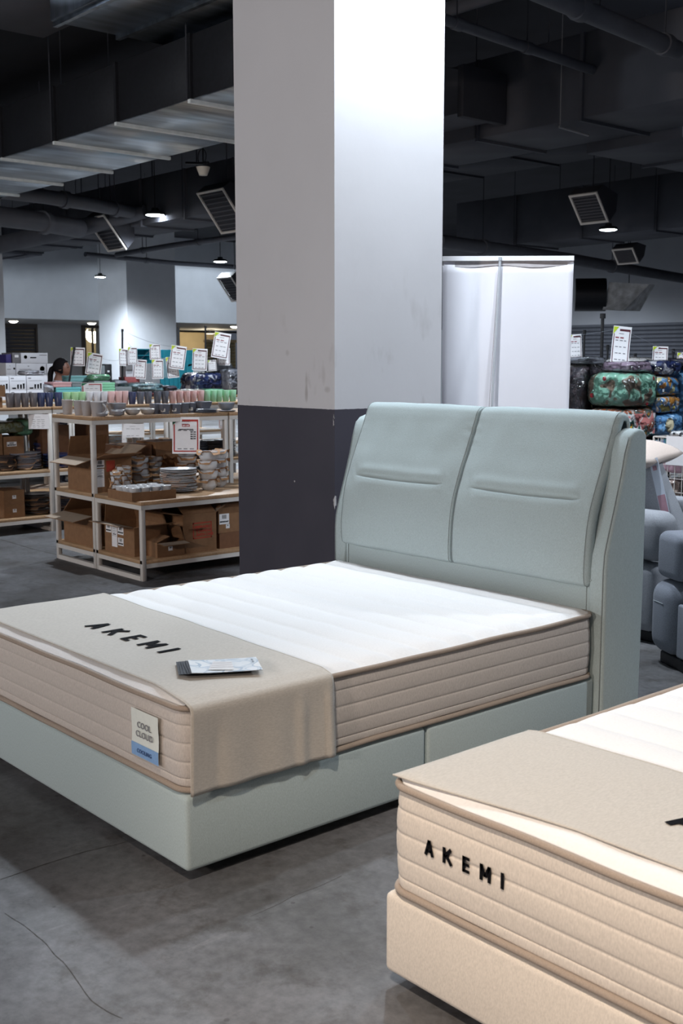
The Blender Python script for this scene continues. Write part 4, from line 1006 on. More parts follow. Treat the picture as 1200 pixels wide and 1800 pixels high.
# wrapped bundles under the top board of the left rack
bundle('yellow green wrapped bundle on the left rack cartons', (XL-.37, yL(10,XL-.37), ZM+.313), (.24,.30,.10), spots('lime_bedding', [(150,150,90),(176,184,150),(120,128,84)], 14), 0, 21)
bundle('pale green wrapped bundle beside the yellow one', (XL-.38, yL(37,XL-.37), ZM+.283), (.24,.16,.15), P_GREEN, 0, 22)
# ------------------------------------------------------------------ price cards on poles and strings
def depth(p): return (p-CAM).dot(FW)
def sheet(label, px0, px1, py0, py1, X, tilt=0., curl=0., yaw=0., style='lime', group='price cards hung over the stock', name='price_card', lines=4, pt=None, land=False):
    c = pt if pt is not None else PX((px0+px1)/2, (py0+py1)/2, X); D = depth(c); w = (px1-px0)*D/FPX; h = (py1-py0)*D/FPX
    w /= max(.3, math.cos(R(yaw)))
    t = thing(name, label, 'sign', c, YAW*-1+R(yaw), group); t.rotation_euler = (0, R(tilt), -YAW+R(yaw))
    def pt_(u, v, e=0):   # u,v in 0..1 from the lower left
        return ((u-.5)*w, -e-curl*((1-v)**2)*h, (v-.5)*h)
    def patch(poly, e, b):
        b.quad([pt_(u, v, e) for u, v in poly]); return b
    def strip(b, u0, u1, v0, v1, e, n=6):
        for k in range(n): a, c_ = v0+(v1-v0)*k/n, v0+(v1-v0)*(k+1)/n; b.quad([pt_(u0,a,e),pt_(u1,a,e),pt_(u1,c_,e),pt_(u0,c_,e)])
        return b
    b = MB().grid(lambda u, v: pt_(u, v, 0), 1, 8).grid(lambda u, v: pt_(u, v, -.0012), 1, 8, flip=True); lpart(t, 'paper', b.mesh('paper', PAPER))
    e = .0012; bw = .045; A = w/h
    if style != 'plain':
        b = MB(); strip(b, .05, .05+bw, .05, .80, e, 8); strip(b, .95-bw, .95, .05, .93, e, 8); strip(b, .05, .95, .05, .05+bw*A, e, 1); strip(b, .36, .95, .93-.055, .93, e, 1)
        b.quad([pt_(.95,.93,e),pt_(.95,.83,e),pt_(.84,.93,e)])
        o = lpart(t, 'border', b.mesh('border', MAROON if style == 'lime' else RED)); o['kind'] = 'stuff'
        b = MB(); b.quad([pt_(.02,.98,e),pt_(.02,.78,e),pt_(.30,.98,e)]); lpart(t, 'corner_mark', b.mesh('corner_mark', LIME if style == 'lime' else GREENP))
    b = MB(); rnd = random.Random(int(px0*7+py0))
    for k in range(lines):
        v = .62-.50*k/max(1, lines-1); 
        for j in range(3): u = .18+.22*j+rnd.uniform(0,.03); strip(b, u, u+rnd.uniform(.12,.17), v, v+.022, e, 1)
    strip(b, .34, .6, .80, .815, e, 1)
    o = lpart(t, 'print_lines', b.mesh('print_lines', GREYP)); o['kind'] = 'stuff'
    if style == 'lime':
        b = MB(); strip(b, .16, .36, .685, .72, e, 1); strip(b, .42, .62, .685, .72, e, 1); o = lpart(t, 'price_line', b.mesh('price_line', mat('price_red', (140,60,70), .6)))
    return t, pt_, w, h
XP = XR3-.30
cards = [('white price card on the leaning black stick',124,149,611,643,2,0),('tilted price card left of the black box',152,179,621,659,9,0),('narrow turned price card at the tall pole',210,223,613,643,3,48),
 ('narrow price card just right of the tall pole',226,240,610,641,0,40),('upper grey price card over the hollow turquoise crate',263,282,605,632,-1,8),('grey price card under the crate, left of the pair',234,257,632,666,4,0),
 ('grey price card under the crate, right of the pair',267,287,632,666,0,6),('large white price card tilted before the turquoise boxes',299,326,608,649,8,0),('shaded price card half behind the tilted white one',293,313,627,664,-6,10),
 ('large price card left of the second pole',338,364,613,651,3,0),('top tilted price card beside the column',374,403,585,630,10,0),('price card behind the top tilted one',382,404,612,642,1,6),('small price card low behind the leaning stick',366,380,633,652,-3,20)]
cpos = []
for k, (lab, a, c, d_, e_, tl, yw) in enumerate(cards):
    t, f_, w, h = sheet(lab, a, c, d_, e_, XP+(.05 if k in (7,10,0) else -.02*(k % 3)), tl, .03*(k % 3), yw); cpos.append(t)
def pole(label, px, py, X, base=ZT, r=.011, lean=(0,0), px2=None):
    a = PX(px, py, X); b_ = PX(px2 if px2 else px, 690, X); bx = (X, b_.y, base)
    t = thing('sign_pole', label, 'pole', bx, 0, 'black poles carrying the price cards')
    part(t, 'tube', MB().tube([bx, a], r, 8), BLACK, 40)
    part(t, 'foot', MB().lathe([(0,0),(.05,0),(.05,.012),(.015,.018),(.012,.05)], 14, bx), BLACK, 40)
    part(t, 'cap', MB().lathe([(0,.012),(r*1.25,.010),(r*1.3,-.02),(0,-.02)], 10, a), BLACK, 40); return a
a1 = pole('tall black pole at the wide far column', 215, 580, XP-.06)
a2 = pole('tall black pole near the square column', 361, 574, XP-.06)
a3 = pole('black stick leaning to the left by the ponytailed person', 130.5, 612, XP+.03, px2=117)
a4 = pole('short black stick leaning between two price cards', 374, 613, XP-.06, px2=381)
STR = mat('nylon_string', (120,124,132), .4)
def strg(label, a, b_, sag=.04):
    pts = [a.lerp(b_, k/10)-Vector((0,0,sag*4*(k/10)*(1-k/10))) for k in range(11)]
    return solo('string', MB().tube(pts, .0016, 4), STR, label, 'string', 'strings holding the price cards', 180)
strg('string from the tall pole to the tilted white card', a1, cpos[7].location+Vector((0,0,.12)))
strg('string from the second pole to the top tilted card', a2, cpos[10].location+Vector((0,0,.13)))
strg('string between the leaning stick and the tall pole', cpos[1].location+Vector((0,0,.11)), a1-Vector((0,0,.32)))
tops = [cpos[k] for k in (3,5,6,4,8,7,9,12,11)]; tops = sorted([(t_.location.y, t_) for t_ in tops], key=lambda q: q[0])
pts = [a1-Vector((0,0,.08))]+[t_.location+Vector((0,0,max(abs(v.co.z) for v in t_.children[0].data.vertices)*.98)) for _, t_ in tops]+[a2-Vector((0,0,.12))]
solo('string', MB().tube(pts, .0016, 4), STR, 'sagging string that carries the row of cards between the tall poles', 'string', 'strings holding the price cards', 180)
t, f_, w, h = sheet('white price stand with a green corner among the gift boxes', 143, 180, 669, 696, XB+.05, 0, 0, 0, 'green', lines=3, name='price_stand')
t.location.z = ZT+h/2+.001
# posters clipped under the rack tops
p = PX(327, 765, -4.60)
t, f_, w, h = sheet('white price poster with red badge hanging from the front rack', 302, 350, 733, 797, -4.60, 0, .10, 0, 'green', group='posters hung on the racks', name='price_poster', lines=2, pt=p)
def flatface(t, f_, u, v, s, size, m, e=.003):
    q = f_(u, v, e); return lpart(t, 'lettering', text_mesh(s, size, .0003, 1.0, .0006, m), q, (R(90),0,0))
for k, mb in enumerate(akemi(.062, .0085, .0004)): lpart(t, 'letter', mb.mesh('letter', INK), f_(.5-.031/w, .86, .002), (R(90),0,0))
b = MB().quad([f_(.36,.735,.002),f_(.64,.735,.002),f_(.64,.80,.002),f_(.36,.80,.002)]); lpart(t, 'badge', b.mesh('badge', RED)); flatface(t, f_, .5, .748, '40% OFF', .013, PAPER)
flatface(t, f_, .5, .65, 'DINNERWARE OPEN STOCK', .0085, INK)
for k in range(4): flatface(t, f_, .76, .575-.06*k, ('RM 1.90', 'RM 7.90', 'RM 7.90', 'RM 7.90')[k], .0115, INK)
sheet('white price list hanging behind the left rack post', 50, 86, 726, 752, XL+.012, 0, .03, 0, 'plain', group='posters hung on the racks', name='price_poster', lines=5, pt=PX(68, 741, XL+.02))
sheet('bluish poster hanging under the rear rack top', 215, 254, 744, 768, XL+.012, 0, .03, 0, 'plain', group='posters hung on the racks', name='price_poster', lines=2, pt=PX(234, 757, XL+.03))
sheet('price poster at the right end of the front rack', 385, 398, 728, 764, XL+.012, 0, .05, 10, 'green', group='posters hung on the racks', name='price_poster', lines=3, pt=PX(391, 746, XL+.03))[0].location.z = 1.029-.098
sheet('narrow white rack notice behind the cartons', 215, 222, 762, 797, XL+.012, 0, .0, 0, 'plain', group='posters hung on the racks', name='price_poster', lines=3, pt=PX(218, 783, XL+.02))
# ------------------------------------------------------------------ person behind the stock
def person():
    X = -9.62; c = PX(101, 640, X); base = Vector((X, c.y, 0)); D = depth(c); top = 1.473+(635-632.5)*D/FPX
    rz = -YAW   # x axis to the photo's right: the way she faces
    t = thing('person', 'person in a pale grey top with a dark ponytail, seen from the side', 'person', base, rz)
    s = top/1.60
    SKIN = mat('skin', (128,88,72), .5, var=.05); SHIRT = fabric('pale_grey_shirt', (196,196,208)); HAIR = mat('black_hair', (20,16,18), .75, spec=.15, var=.3, scale=60, stretch=(8,8,1)); TRS = fabric('dark_trousers', (46,46,58))
    # local: x forward, y to her left, z up
    J = {'pel':(0,0,.86),'waist':(.01,0,1.0),'chest':(.0,0,1.18),'neck':(.0,0,1.34),'nk2':(.025,0,1.41),'head':(.045,0,1.50),
     'shL':(-.005,.16,1.285),'elL':(.02,.21,1.02),'wrL':(.17,.19,.90),'shR':(-.005,-.16,1.285),'elR':(.02,-.21,1.02),'wrR':(.17,-.19,.90),
     'hpL':(0,.09,.83),'knL':(.02,.10,.45),'anL':(-.01,.10,.07),'toL':(.13,.11,.035),'hpR':(0,-.09,.83),'knR':(.02,-.10,.45),'anR':(-.01,-.10,.07),'toR':(.13,-.11,.035)}
    Rr = {'pel':.14,'waist':.115,'chest':.125,'neck':.060,'nk2':.052,'head':.06,'shL':.062,'elL':.042,'wrL':.028,'shR':.062,'elR':.042,'wrR':.028,'hpL':.085,'knL':.055,'anL':.04,'toL':.03,'hpR':.085,'knR':.055,'anR':.04,'toR':.03}
    E_ = [('pel','waist'),('waist','chest'),('chest','neck'),('neck','nk2'),('nk2','head'),('chest','shL'),('shL','elL'),('elL','wrL'),('chest','shR'),('shR','elR'),('elR','wrR'),('pel','hpL'),('hpL','knL'),('knL','anL'),('anL','toL'),('pel','hpR'),('hpR','knR'),('knR','anR'),('anR','toR')]
    for sd, sg in (('L',1),('R',-1)):   # hand: palm and five fingers
        J['pa'+sd] = (.235,.185*sg,.885); Rr['pa'+sd] = .028; E_.append(('wr'+sd,'pa'+sd))
        for q in range(5):
            th = q == 4
            for j in range(2):
                n_ = 'f%s%d%d' % (sd, q, j); dy = (-.026+.017*q)*sg
                J[n_] = (.245+.030*(j+1), .185*sg+dy*(1.1), .885-.018*j) if not th else (.215+.022*(j+1), (.185-.034-.010*j)*sg, .875-.012*j)
                Rr[n_] = .0085; E_.append((('pa'+sd) if j == 0 else 'f%s%d%d' % (sd, q, 0), n_))
    names = list(J); idx = {n: i for i, n in enumerate(names)}
    me = bpy.data.meshes.new('body'); me.from_pydata([tuple(q*s for q in J[n]) for n in names], [(idx[a], idx[b]) for a, b in E_], [])
    o = link('body', me, t); bpy.context.view_layer.update()
    bm = bmesh.new(); bm.from_mesh(me); bm.verts.ensure_lookup_table(); lay = bm.verts.layers.skin.verify()
    for n in names:
        v_ = bm.verts[idx[n]][lay]; v_.radius = (Rr[n]*s,)*2; v_.use_root = n == 'pel'
    bm.to_mesh(me); bm.free()
    o.modifiers.new('skin', 'SKIN'); m_ = o.modifiers.new('sub', 'SUBSURF'); m_.levels = 2; m_.render_levels = 2
    dg = bpy.context.evaluated_depsgraph_get(); me2 = bpy.data.meshes.new_from_object(o.evaluated_get(dg)); o.modifiers.clear(); o.data = me2
    me2.materials.clear()
    for m in (SKIN, SHIRT, TRS): me2.materials.append(m)
    for p_ in me2.polygons:
        c_ = p_.center/s; p_.use_smooth = True
        arm = abs(c_.y) > .14 and c_.z < 1.28 and c_.z > .8
        p_.material_index = 2 if c_.z < .93 and not arm else (1 if (c_.z < 1.335 and (not arm or c_.z > 1.08)) else 0)
    # head: skull with brow, nose, lips and chin from one profile-driven surface
    hc = Vector((.052,0,1.495))*s; HS = s
    def hd(u, v):
        a = 2*math.pi*u; b_ = math.pi*(v-.5); d = Vector((math.cos(b_)*math.cos(a), math.cos(b_)*math.sin(a), math.sin(b_)))
        x, y, z = d.x*.098, d.y*.076, d.z*.115
        fr = max(0, d.x)
        if d.z < -.2: x += .012*fr; y *= 1-.28*max(0, -d.z-.2)
        ny = math.exp(-(y/.012)**2)
        x += fr*(.022*ny*math.exp(-((z+.012)/.017)**2)+.008*ny*math.exp(-((z-.01)/.02)**2)+.007*math.exp(-(y/.02)**2)*math.exp(-((z+.048)/.010)**2)+.010*math.exp(-(y/.022)**2)*math.exp(-((z+.088)/.016)**2)-.006*math.exp(-((abs(y)-.032)/.012)**2-((z-.012)/.010)**2))
        return hc+Vector((x, y, z))*HS
    hm = MB().grid(hd, 40, 32, cu=True).mesh('head', SKIN, 180)
    bm = bmesh.new(); bm.from_mesh(o.data); bm.from_mesh(hm); bm.to_mesh(o.data); bm.free(); bpy.data.meshes.remove(hm); hd_o = o
    for p_ in o.data.polygons: p_.use_smooth = True
    for sg in (1, -1):
        lpart(hd_o, 'ear', MB().lathe([(0,-.004),(.02,-.003),(.026,.004),(.018,.006),(.0,.001)], 14, sy=.7).mesh('ear', SKIN, 60), hc+Vector((-.004,.077*sg,-.005))*s, (R(-80*sg),0,0))
        lpart(hd_o, 'eye', MB().lathe([(0,-.009),(.009,0),(0,.009)], 12).mesh('eye', mat('eye', (30,24,24), .2), 180), hc+Vector((.082,.031*sg,.012))*s)
    lpart(hd_o, 'lips', MB().lathe([(0,-.006),(.016,0),(0,.006)], 14, sx=.5).mesh('lips', mat('lips', (120,70,66), .5), 180), hc+Vector((.098,0,-.050))*s)
    def hr(u, v):
        a = 2*math.pi*u; b_ = math.pi*(v-.5); d = Vector((math.cos(b_)*math.cos(a), math.cos(b_)*math.sin(a), math.sin(b_)))
        k = 1.10 if (d.x < .35+.5*max(0, d.z) and d.z > -.55-.3*min(0, d.x)) or d.z > .62 else .86
        return hc+Vector((d.x*.100*k-.006, d.y*.079*k, d.z*.118*k+.006))*s
    lpart(t, 'hair', MB().grid(hr, 36, 28, cu=True).mesh('hair', HAIR, 180))
    pts = [hc+Vector(q)*s for q in ((-.085,0,.02),(-.125,0,-.01),(-.145,0,-.07),(-.150,.01,-.14),(-.165,.01,-.21),(-.18,.01,-.27),(-.19,.01,-.30))]
    lpart(t, 'ponytail', MB().tube(pts, [.030*s,.036*s,.036*s,.033*s,.028*s,.020*s,.006*s], 12).mesh('ponytail', HAIR, 180))
    # shirt sleeves hem and collar
    lpart(t, 'collar', MB().tube([(.012*s+.066*s*math.cos(a*math.pi/8), .062*s*math.sin(a*math.pi/8), 1.338*s+.008*s*math.cos(a*math.pi/8)*-1) for a in range(16)], .007*s, 6, closed=True).mesh('collar', SHIRT, 180))
person()
# ------------------------------------------------------------------ back of a roll-up banner
def banner():
    c = PX(888, 700, 0); d = ray(888, 700); k = 7.0; c = CAM+d*k; c.z = 0
    t = thing('roll_up_banner', 'blank white back of a roll-up banner behind the headboard', 'banner', c, -YAW+R(-2))
    w = .79; H = 2.105
    BAN = mat('banner_back', (236,234,240), .6, var=.02, scale=3); ALU = mat('aluminium', (196,200,206), .45, .35, var=.04)
    def fn(u, v): return ((u-.5)*(w-.030*(1-v)), .006*math.sin(u*7+v*3)*(1-v)-.004*math.cos(u*12)*v*.6, .08+(H-.035-.08)*v)
    b = MB().grid(fn, 24, 30); o = lpart(t, 'sheet', b.mesh('sheet', BAN, 180)); m_ = o.modifiers.new('t', 'SOLIDIFY'); m_.thickness = .0015
    b = MB().grid(lambda u, v: ((u-.5)*w, -.004+.002*math.sin(u*9), H-.055-.012*math.sin(u*6+.5)**2*(1-v)+.03*v), 24, 2); lpart(t, 'top_hem', b.mesh('top_hem', mat('banner_hem', (190,184,186), .7), 180))
    lpart(t, 'top_rail', MB().box(-w/2, w/2, -.014, .012, H-.028, H).mesh('top_rail', mat('white_rail', (240,238,240), .35, var=.01)), label='white clamp rail')
    lpart(t, 'base', MB().box(-w/2-.02, w/2+.02, -.10, .10, .0, .075).mesh('base', ALU), label='aluminium base housing')
    p = lpart(t, 'pole', MB().tube([(-.050,-.022,H-.022),(-.088,-.07,1.24),(-.098,-.085,.9)], .0085, 10).tube([(-.098,-.085,.9),(-.12,-.09,.07)], .0095, 10).mesh('pole', ALU, 60), label='aluminium support pole')
    lpart(p, 'elastic_cord', MB().tube([(-.056,-.018,H-.03),(-.104,-.072,1.24),(-.125,-.088,.7)], .002, 6).mesh('elastic_cord', mat('grey_cord', (130,120,120), .6), 180))
    lpart(p, 'pole_hook', MB().lathe([(0,-.012),(.011,-.010),(.011,.010),(0,.012)], 12).mesh('pole_hook', ALU, 40), (-.050,-.022,H-.018))
banner()
# ------------------------------------------------------------------ right: blankets, basket, recliners
def PD(px, py, d): return CAM+ray(px, py)*d
K = PD(1105, 700, 8.0); kx, ky = K.x, K.y
tb = thing('stock_table', 'low stock table under the pile of bagged blankets', 'table', (kx-.3, ky+.35, 0))
part(tb, 'tabletop', MB().box(kx-.80, kx+.02, ky-.02, ky+.80, .68, .72), WOOD, bev=.003)
for x in (kx-.79, kx-.03):
    for y in (ky-.01, ky+.75): part(tb, 'leg', MB().box(x, x+.04, y, y+.04, 0, .68), WFRAME)
GB = 'bagged blankets piled behind the headboard'
P_BRCH = spots('green_branch_bedding', [(160,214,190),(150,206,182),(172,220,198),(150,128,108)], 6); P_ORG = spots('orange_bedding', [(172,92,56),(206,200,196),(190,106,64),(90,110,104)], 12)
P_PINKG = spots('pink_green_bedding', [(222,140,136),(226,222,222),(28,112,96),(224,170,60)], 8); P_BLUE = spots('blue_bedding', [(120,180,228),(132,190,234),(104,164,216)], 6); P_YEL = spots('yellow_blue_bedding', [(214,150,50),(220,218,216),(92,150,210),(206,190,90)], 9)
P_FLO = spots('floral_bedding', [(198,212,220),(206,218,224),(80,128,190),(120,180,180)], 13); P_BRN = spots('brown_bedding', [(60,50,56),(44,40,50),(78,66,72)], 10); P_SKY = fabric('sky_bedding', (150,206,236)); P_MAU = fabric('mauve_bedding', (170,150,168))
SNOW = fabric('off_white_bedding', (214,210,208)); MOON = fabric('cream_motif', (226,214,180)); BERRY = mat('red_berry', (170,30,44), .25, var=.1)
def kb(label, x0, x1, y0, y1, z, h, m, seed, **k):
    return bundle(label, (kx+(x0+x1)/2, ky+(y0+y1)/2, z), (x1-x0, y1-y0, h), m, 0, seed, group=GB, **k)
def disc(t, m, p, n, r, name='motif'):
    q = Vector(n).to_track_quat('Z', 'Y').to_euler(); lpart(t, name, MB().lathe([(0,.006),(r*.7,.005),(r,0),(r*.9,-.006)], 18).mesh(name, m, 60), p, q)
kb('orange and yellow bagged blanket at the bottom of the pile', -.37, 0, 0, .37, .722, .19, spots('orange_yellow_bedding', [(220,160,60),(224,214,208),(206,112,80),(190,140,60)], 10), 31)
kb('white and blue floral bagged blanket in the lowest layer', -.37, 0, .39, .74, .722, .19, P_FLO, 32)
kb('dark bagged blanket at the bottom left of the pile', -.78, -.39, 0, .37, .722, .21, P_DARK, 33)
t = kb('orange and white bagged blanket with a pink and green end', -.39, .0, 0, .37, .925, .215, P_ORG, 34)
lpart(t, 'end_panel', MB().grid(lambda u, v: (.198-.02*(2*u-1)**4, (u-.5)*.34, .03+.15*v), 8, 6).mesh('end_panel', P_PINKG, 180))
t = kb('blue bagged blanket with a cream moon motif', -.36, .01, .39, .72, .925, .17, P_BLUE, 35); disc(t, MOON, (.185,-.05,.085), (1,0,0), .055)
kb('brown bagged blanket standing at the left of the pile', -.78, -.40, -.02, .35, .945, .50, P_BRN, 36)
t = kb('large mint green bagged quilt with brown branches', -.38, .01, -.01, .37, 1.150, .245, P_BRCH, 37)
for q in ((-.02,-.19,.20),(-.12,-.195,.08),(.19,.10,.2),(.18,.05,.03)): disc(t, BERRY, q, (0,-1,0) if q[1] < -.1 else (1,0,0), .018, 'berry')
kb('yellow and blue bagged blanket on the moon blanket', -.34, .01, .39, .66, 1.100, .12, P_YEL, 38)
kb('thin patterned bagged blanket beside the green quilt', -.34, .0, .39, .64, 1.225, .14, spots('orange_sky_bedding', [(214,150,50),(96,160,210),(84,150,208),(210,200,140)], 8), 39)
t = kb('tall blue bagged blanket at the right frame edge', -.36, .0, .76, 1.16, .92, .50, P_BLUE, 40); disc(t, MOON, (.17,.0,.20), (1,0,0), .06); 
kb('light blue bagged pillow beside the floral blanket', -.30, .03, .76, 1.1, .722, .19, P_SKY, 41)
part(tb, 'tabletop', MB().box(kx-.80, kx+.02, ky+.80, ky+1.24, .68, .72), WOOD, bev=.003)
kb('off-white bagged cushion on top behind the green quilt', -.52, -.24, .40, .70, 1.37, .13, SNOW, 42)
kb('navy bagged blanket on top beside the off-white cushion', -.22, -.02, .42, .70, 1.37, .11, P_NAVY, 43)
kb('mauve bagged blanket lying on the green quilt', -.30, -.03, .05, .34, 1.398, .075, P_MAU, 44)
kb('dark shiny bagged roll on the blue blanket', -.34, .0, .74, 1.1, 1.425, .07, P_DARK, 45)
kb('grey shiny bagged roll on the brown blanket', -.72, -.42, .0, .32, 1.448, .06, P_GREY, 46)
# cards and sticks over the pile
Q = lambda px, py, d=8.25: PD(px, py, d)
rc = [('white price card at the banner edge over the brown blanket',1000,1022,588,630,8.35,-3,0),('price card half hidden by the banner edge',988,1003,592,634,8.45,2,10),('tall curled price card standing over the mint quilt',1074,1106,574,641,8.2,6,0),
 ('price card at the frame edge over the blue blanket',1146,1173,609,645,8.5,2,0),('cut off price card at the right frame edge',1189,1214,620,652,8.6,2,0)]
for k, (lab, a, c, d_, e_, dd, tl, yw) in enumerate(rc): sheet(lab, a, c, d_, e_, 0, tl, (.02,.02,.16,.05,.03)[k], yw, pt=Q((a+c)/2, (d_+e_)/2, dd))
for k, (lab, px, py, dd) in enumerate((('tall black pole behind the curled price card',1059,553,8.9),('thin dark stick left of the tall pole',1027,582,9.2),('short dark stick behind the curled card',1068,608,9.0),('short dark stick right of the curled card',1116,623,9.3),('dark stick at the right edge of the shutter',1183,615,9.4))):
    a = Q(px, py, dd); t = thing('sign_pole', lab, 'pole', (a.x, a.y, 0), 0, 'dark sticks behind the blankets'); r = .013 if k == 0 else .008
    part(t, 'tube', MB().tube([(a.x,a.y,.0),tuple(a)], r, 8), BLACK, 40); part(t, 'cap', MB().lathe([(0,.01),(r*1.7,.008),(r*1.7,-.03),(0,-.03)], 10, a), BLACK, 40)
    part(t, 'foot', MB().lathe([(0,0),(.13,0),(.13,.015),(.02,.02)], 16, (a.x,a.y,0)), BLACK, 40)
def ctop(lab): return next(o for o in S.objects if o.get('label') == lab)
pts = [ctop(rc[k][0]).location+Vector((0,0,max(abs(v.co.z) for v in ctop(rc[k][0]).children[0].data.vertices)*.97)) for k in (1,0,2,3,4)]
solo('string', MB().tube(pts, .0016, 4), STR, 'string carrying the price cards above the bagged blankets', 'string', 'strings holding the price cards', 180)
# wire basket
k2 = PD(1149, 766, 7.0); bx0, by0, bz0, bz1 = k2.x, k2.y, .60, 1.015
bk = thing('wire_basket', 'white wire stacking basket full of bagged soft toys', 'basket', (bx0+.3, by0+.15, 0))
def wire(pts, r=.003, name='wire', root=bk): return part(root, name, MB().tube(pts, r, 6), WFRAME, 60)
bw_, bd_ = .62, .34
for z, r in ((bz1,.006),(bz0,.005)):
    part(bk, 'rim' if z == bz1 else 'bottom_ring', MB().tube([(bx0,by0,z),(bx0+bw_,by0,z),(bx0+bw_,by0+bd_,z),(bx0,by0+bd_,z)], r, 6, closed=True), WFRAME, 60)
for k in range(1, 5): z = bz0+(bz1-bz0)*k/5; wire([(bx0,by0+bd_,z),(bx0,by0,z),(bx0+bw_,by0,z)], .0024)
for k in range(13): x = bx0+bw_*k/12; wire([(x,by0,bz1),(x,by0,bz0),(x,by0+bd_,bz0)], .0024)
for k in range(1, 7): y = by0+bd_*k/7; wire([(bx0,y,bz1),(bx0,y,bz0)], .0024)
for x in (bx0, bx0+bw_):
    for y in (by0, by0+bd_): part(bk, 'leg', MB().tube([(x,y,0),(x,y,bz1)], .007, 8), WFRAME, 60)
part(bk, 'lower_rail', MB().tube([(bx0,by0,.555),(bx0+bw_,by0,.555),(bx0+bw_,by0+bd_,.555),(bx0,by0+bd_,.555)], .006, 6, closed=True), WFRAME, 60)
toyc = [('pink plush toy in the basket',fabric('pink_plush',(214,178,192)),.10,.22,.16,.24,.13),('bagged beige toy in the basket',fabric('beige_plush',(196,176,166)),.09,.05,.15,.20,.13),('bagged mint toy in the basket',fabric('mint_plush',(160,206,200)),.27,.05,.16,.22,.22),
 ('bagged teal toy in the basket',fabric('teal_plush',(60,130,150)),.26,.28,.16,.22,.13),('white toy with black marks in the basket',spots('cow_plush',[(214,214,214),(206,206,210),(40,40,50)],18),.14,.36,.18,.22,.12),('pale yellow toy low in the basket',fabric('yellow_plush',(206,200,160)),.42,.05,.14,.22,.2),('peach toy in the basket corner',fabric('peach_plush',(220,190,180)),.43,.26,.16,.22,.16)]
for k, (lab, m, dx, dz, w, d_, h) in enumerate(toyc): bundle(lab, (bx0+dx, by0+.17, bz0+dz-.03), (w, d_, h), m, 0, 60+k, 'soft toys in the wire basket', k % 3 != 0, 'soft toy', 'soft_toy')
pc = PD(1200, 789, 6.98)
t = solo('basket_notice', MB().box(pc.x-.04, pc.x+.09, by0-.012, by0-.010, 1.473-(813-635)*7/2000.7, 1.473-(763-635)*7/2000.7), PAPER, 'blank white notice hung on the basket rim', 'sign')
# recliners
GRY = fabric('grey_chenille', (126,130,140), var=.16, scale=240, bump=.4, stretch=(1,1,1)); GRY2 = fabric('pale_grey_chenille', (150,152,158), var=.14, scale=240, bump=.4, stretch=(1,1,1))
def rbox(x0, x1, y0, y1, z0, z1): return MB().box(x0, x1, y0, y1, z0, z1)
def recliner(label, loc, rz, m):
    t = thing('recliner', label, 'armchair', loc, rz, 'grey recliners behind the headboard')
    def lp(name, mb, mm, bev, par=t):
        o = lpart(par, name, mb.mesh(name, mm)); bevel(o, bev, 5); return o
    lp('base', MB().box(.06, .90, .05, .80, 0, .06), BLACK, .01)
    for x0, x1 in ((0,.24),(.72,.96)):
        a = lp('arm', MB().box(x0, x1, 0, .86, .055, .42), m, .085)
        lp('arm_pad', MB().box(x0-.004+(.02 if x0 == 0 else 0), x1-(.0 if x0 == 0 else .02), .03, .78, .425, .655), m, .045, a)
        pts = [(x0+.07+.005*k, -.001, .315) for k in range(20)]
        q = lpart(a, 'seam', MB().tube(pts, .0016, 6).mesh('seam', THREAD, 180))
    lp('seat', MB().box(.245, .715, .06, .70, .20, .46), m, .06)
    lp('front_panel', MB().box(.245, .715, .03, .058, .07, .33), m, .012)
    b = MB().prism([(.62,.35),(.66,.95),(.74,1.03),(.86,1.0),(.90,.9),(.86,.2),(.66,.2)], .22, .74); lp('backrest', b, m, .05)
    return t
A0 = PZ(1141, 1167, 0)
recliner('grey recliner at the right frame edge', (A0.x-.07, A0.y+.06, 0), R(-28), GRY)
# second recliner turned away: its arm end and sloping back show past the headboard
B0 = PZ(1128, 1158, 0)
t = B_ = thing('recliner', 'pale grey recliner with a sloping back, half hidden by the headboard', 'armchair', (B0.x-.45, B0.y+.62, 0), 0, 'grey recliners behind the headboard')
def lp2(name, mb, m, bev, par=t):
    o = lpart(par, name, mb.mesh(name, m)); bevel(o, bev, 5); return o
lp2('base', MB().box(-.40, .38, -.30, .42, 0, .06), BLACK, .01)
yb_ = B0.y+.62-.14
def loc2(px, py): q = PY(px, py, yb_); return (q.x-t.location.x, q.z)
e0, e1, e2, e3 = loc2(1124,790), loc2(1138,797), loc2(1158,848), loc2(1192,930)
yf2 = B0.y+.62-.38; ax_ = PY(1160, 950, yf2).x-t.location.x; sx_ = PY(1148, 1080, B0.y+.62-.36).x-t.location.x
bk_ = lp2('backrest', MB().prism([(e0[0]-.30,.44),(e3[0]+.03,.44),e3,e2,e1,(e0[0],e0[1]+.01),(e0[0]-.12,e0[1]-.02),(e0[0]-.22,e0[1]-.14)], -.14, -.02, axis='y'), GRY2, .03)
tg = loc2(1141,808)
lp2('arm', MB().box(-.45, ax_, -.38, -.18, .44, .70), GRY2, .075)
lp2('arm', MB().box(-.45, ax_, .26, .46, .44, .70), GRY2, .07)
lp2('seat', MB().box(-.45, sx_, -.36, .46, .062, .42), GRY2, .05)
b = MB().box(0, .055, -.002, 0, -.30, 0)
o = lpart(bk_, 'hang_tag', b.mesh('hang_tag', mat('tag_paper', (190,196,208), .5, var=.02)), (tg[0],-.145,tg[1]), (0,R(-17),0), 'long white hang tag')
lpart(bk_, 'tag_print', MB().box(.004, .051, -.0035, -.002, -.295, -.20).box(.014, .038, -.0035, -.002, -.065, -.04).mesh('tag_print', mat('dusty_pink_print', (170,130,142), .6)), (tg[0],-.145,tg[1]), (0,R(-17),0), 'dusty pink print on the tag')
pc = PD(1113, 797, 6.30)
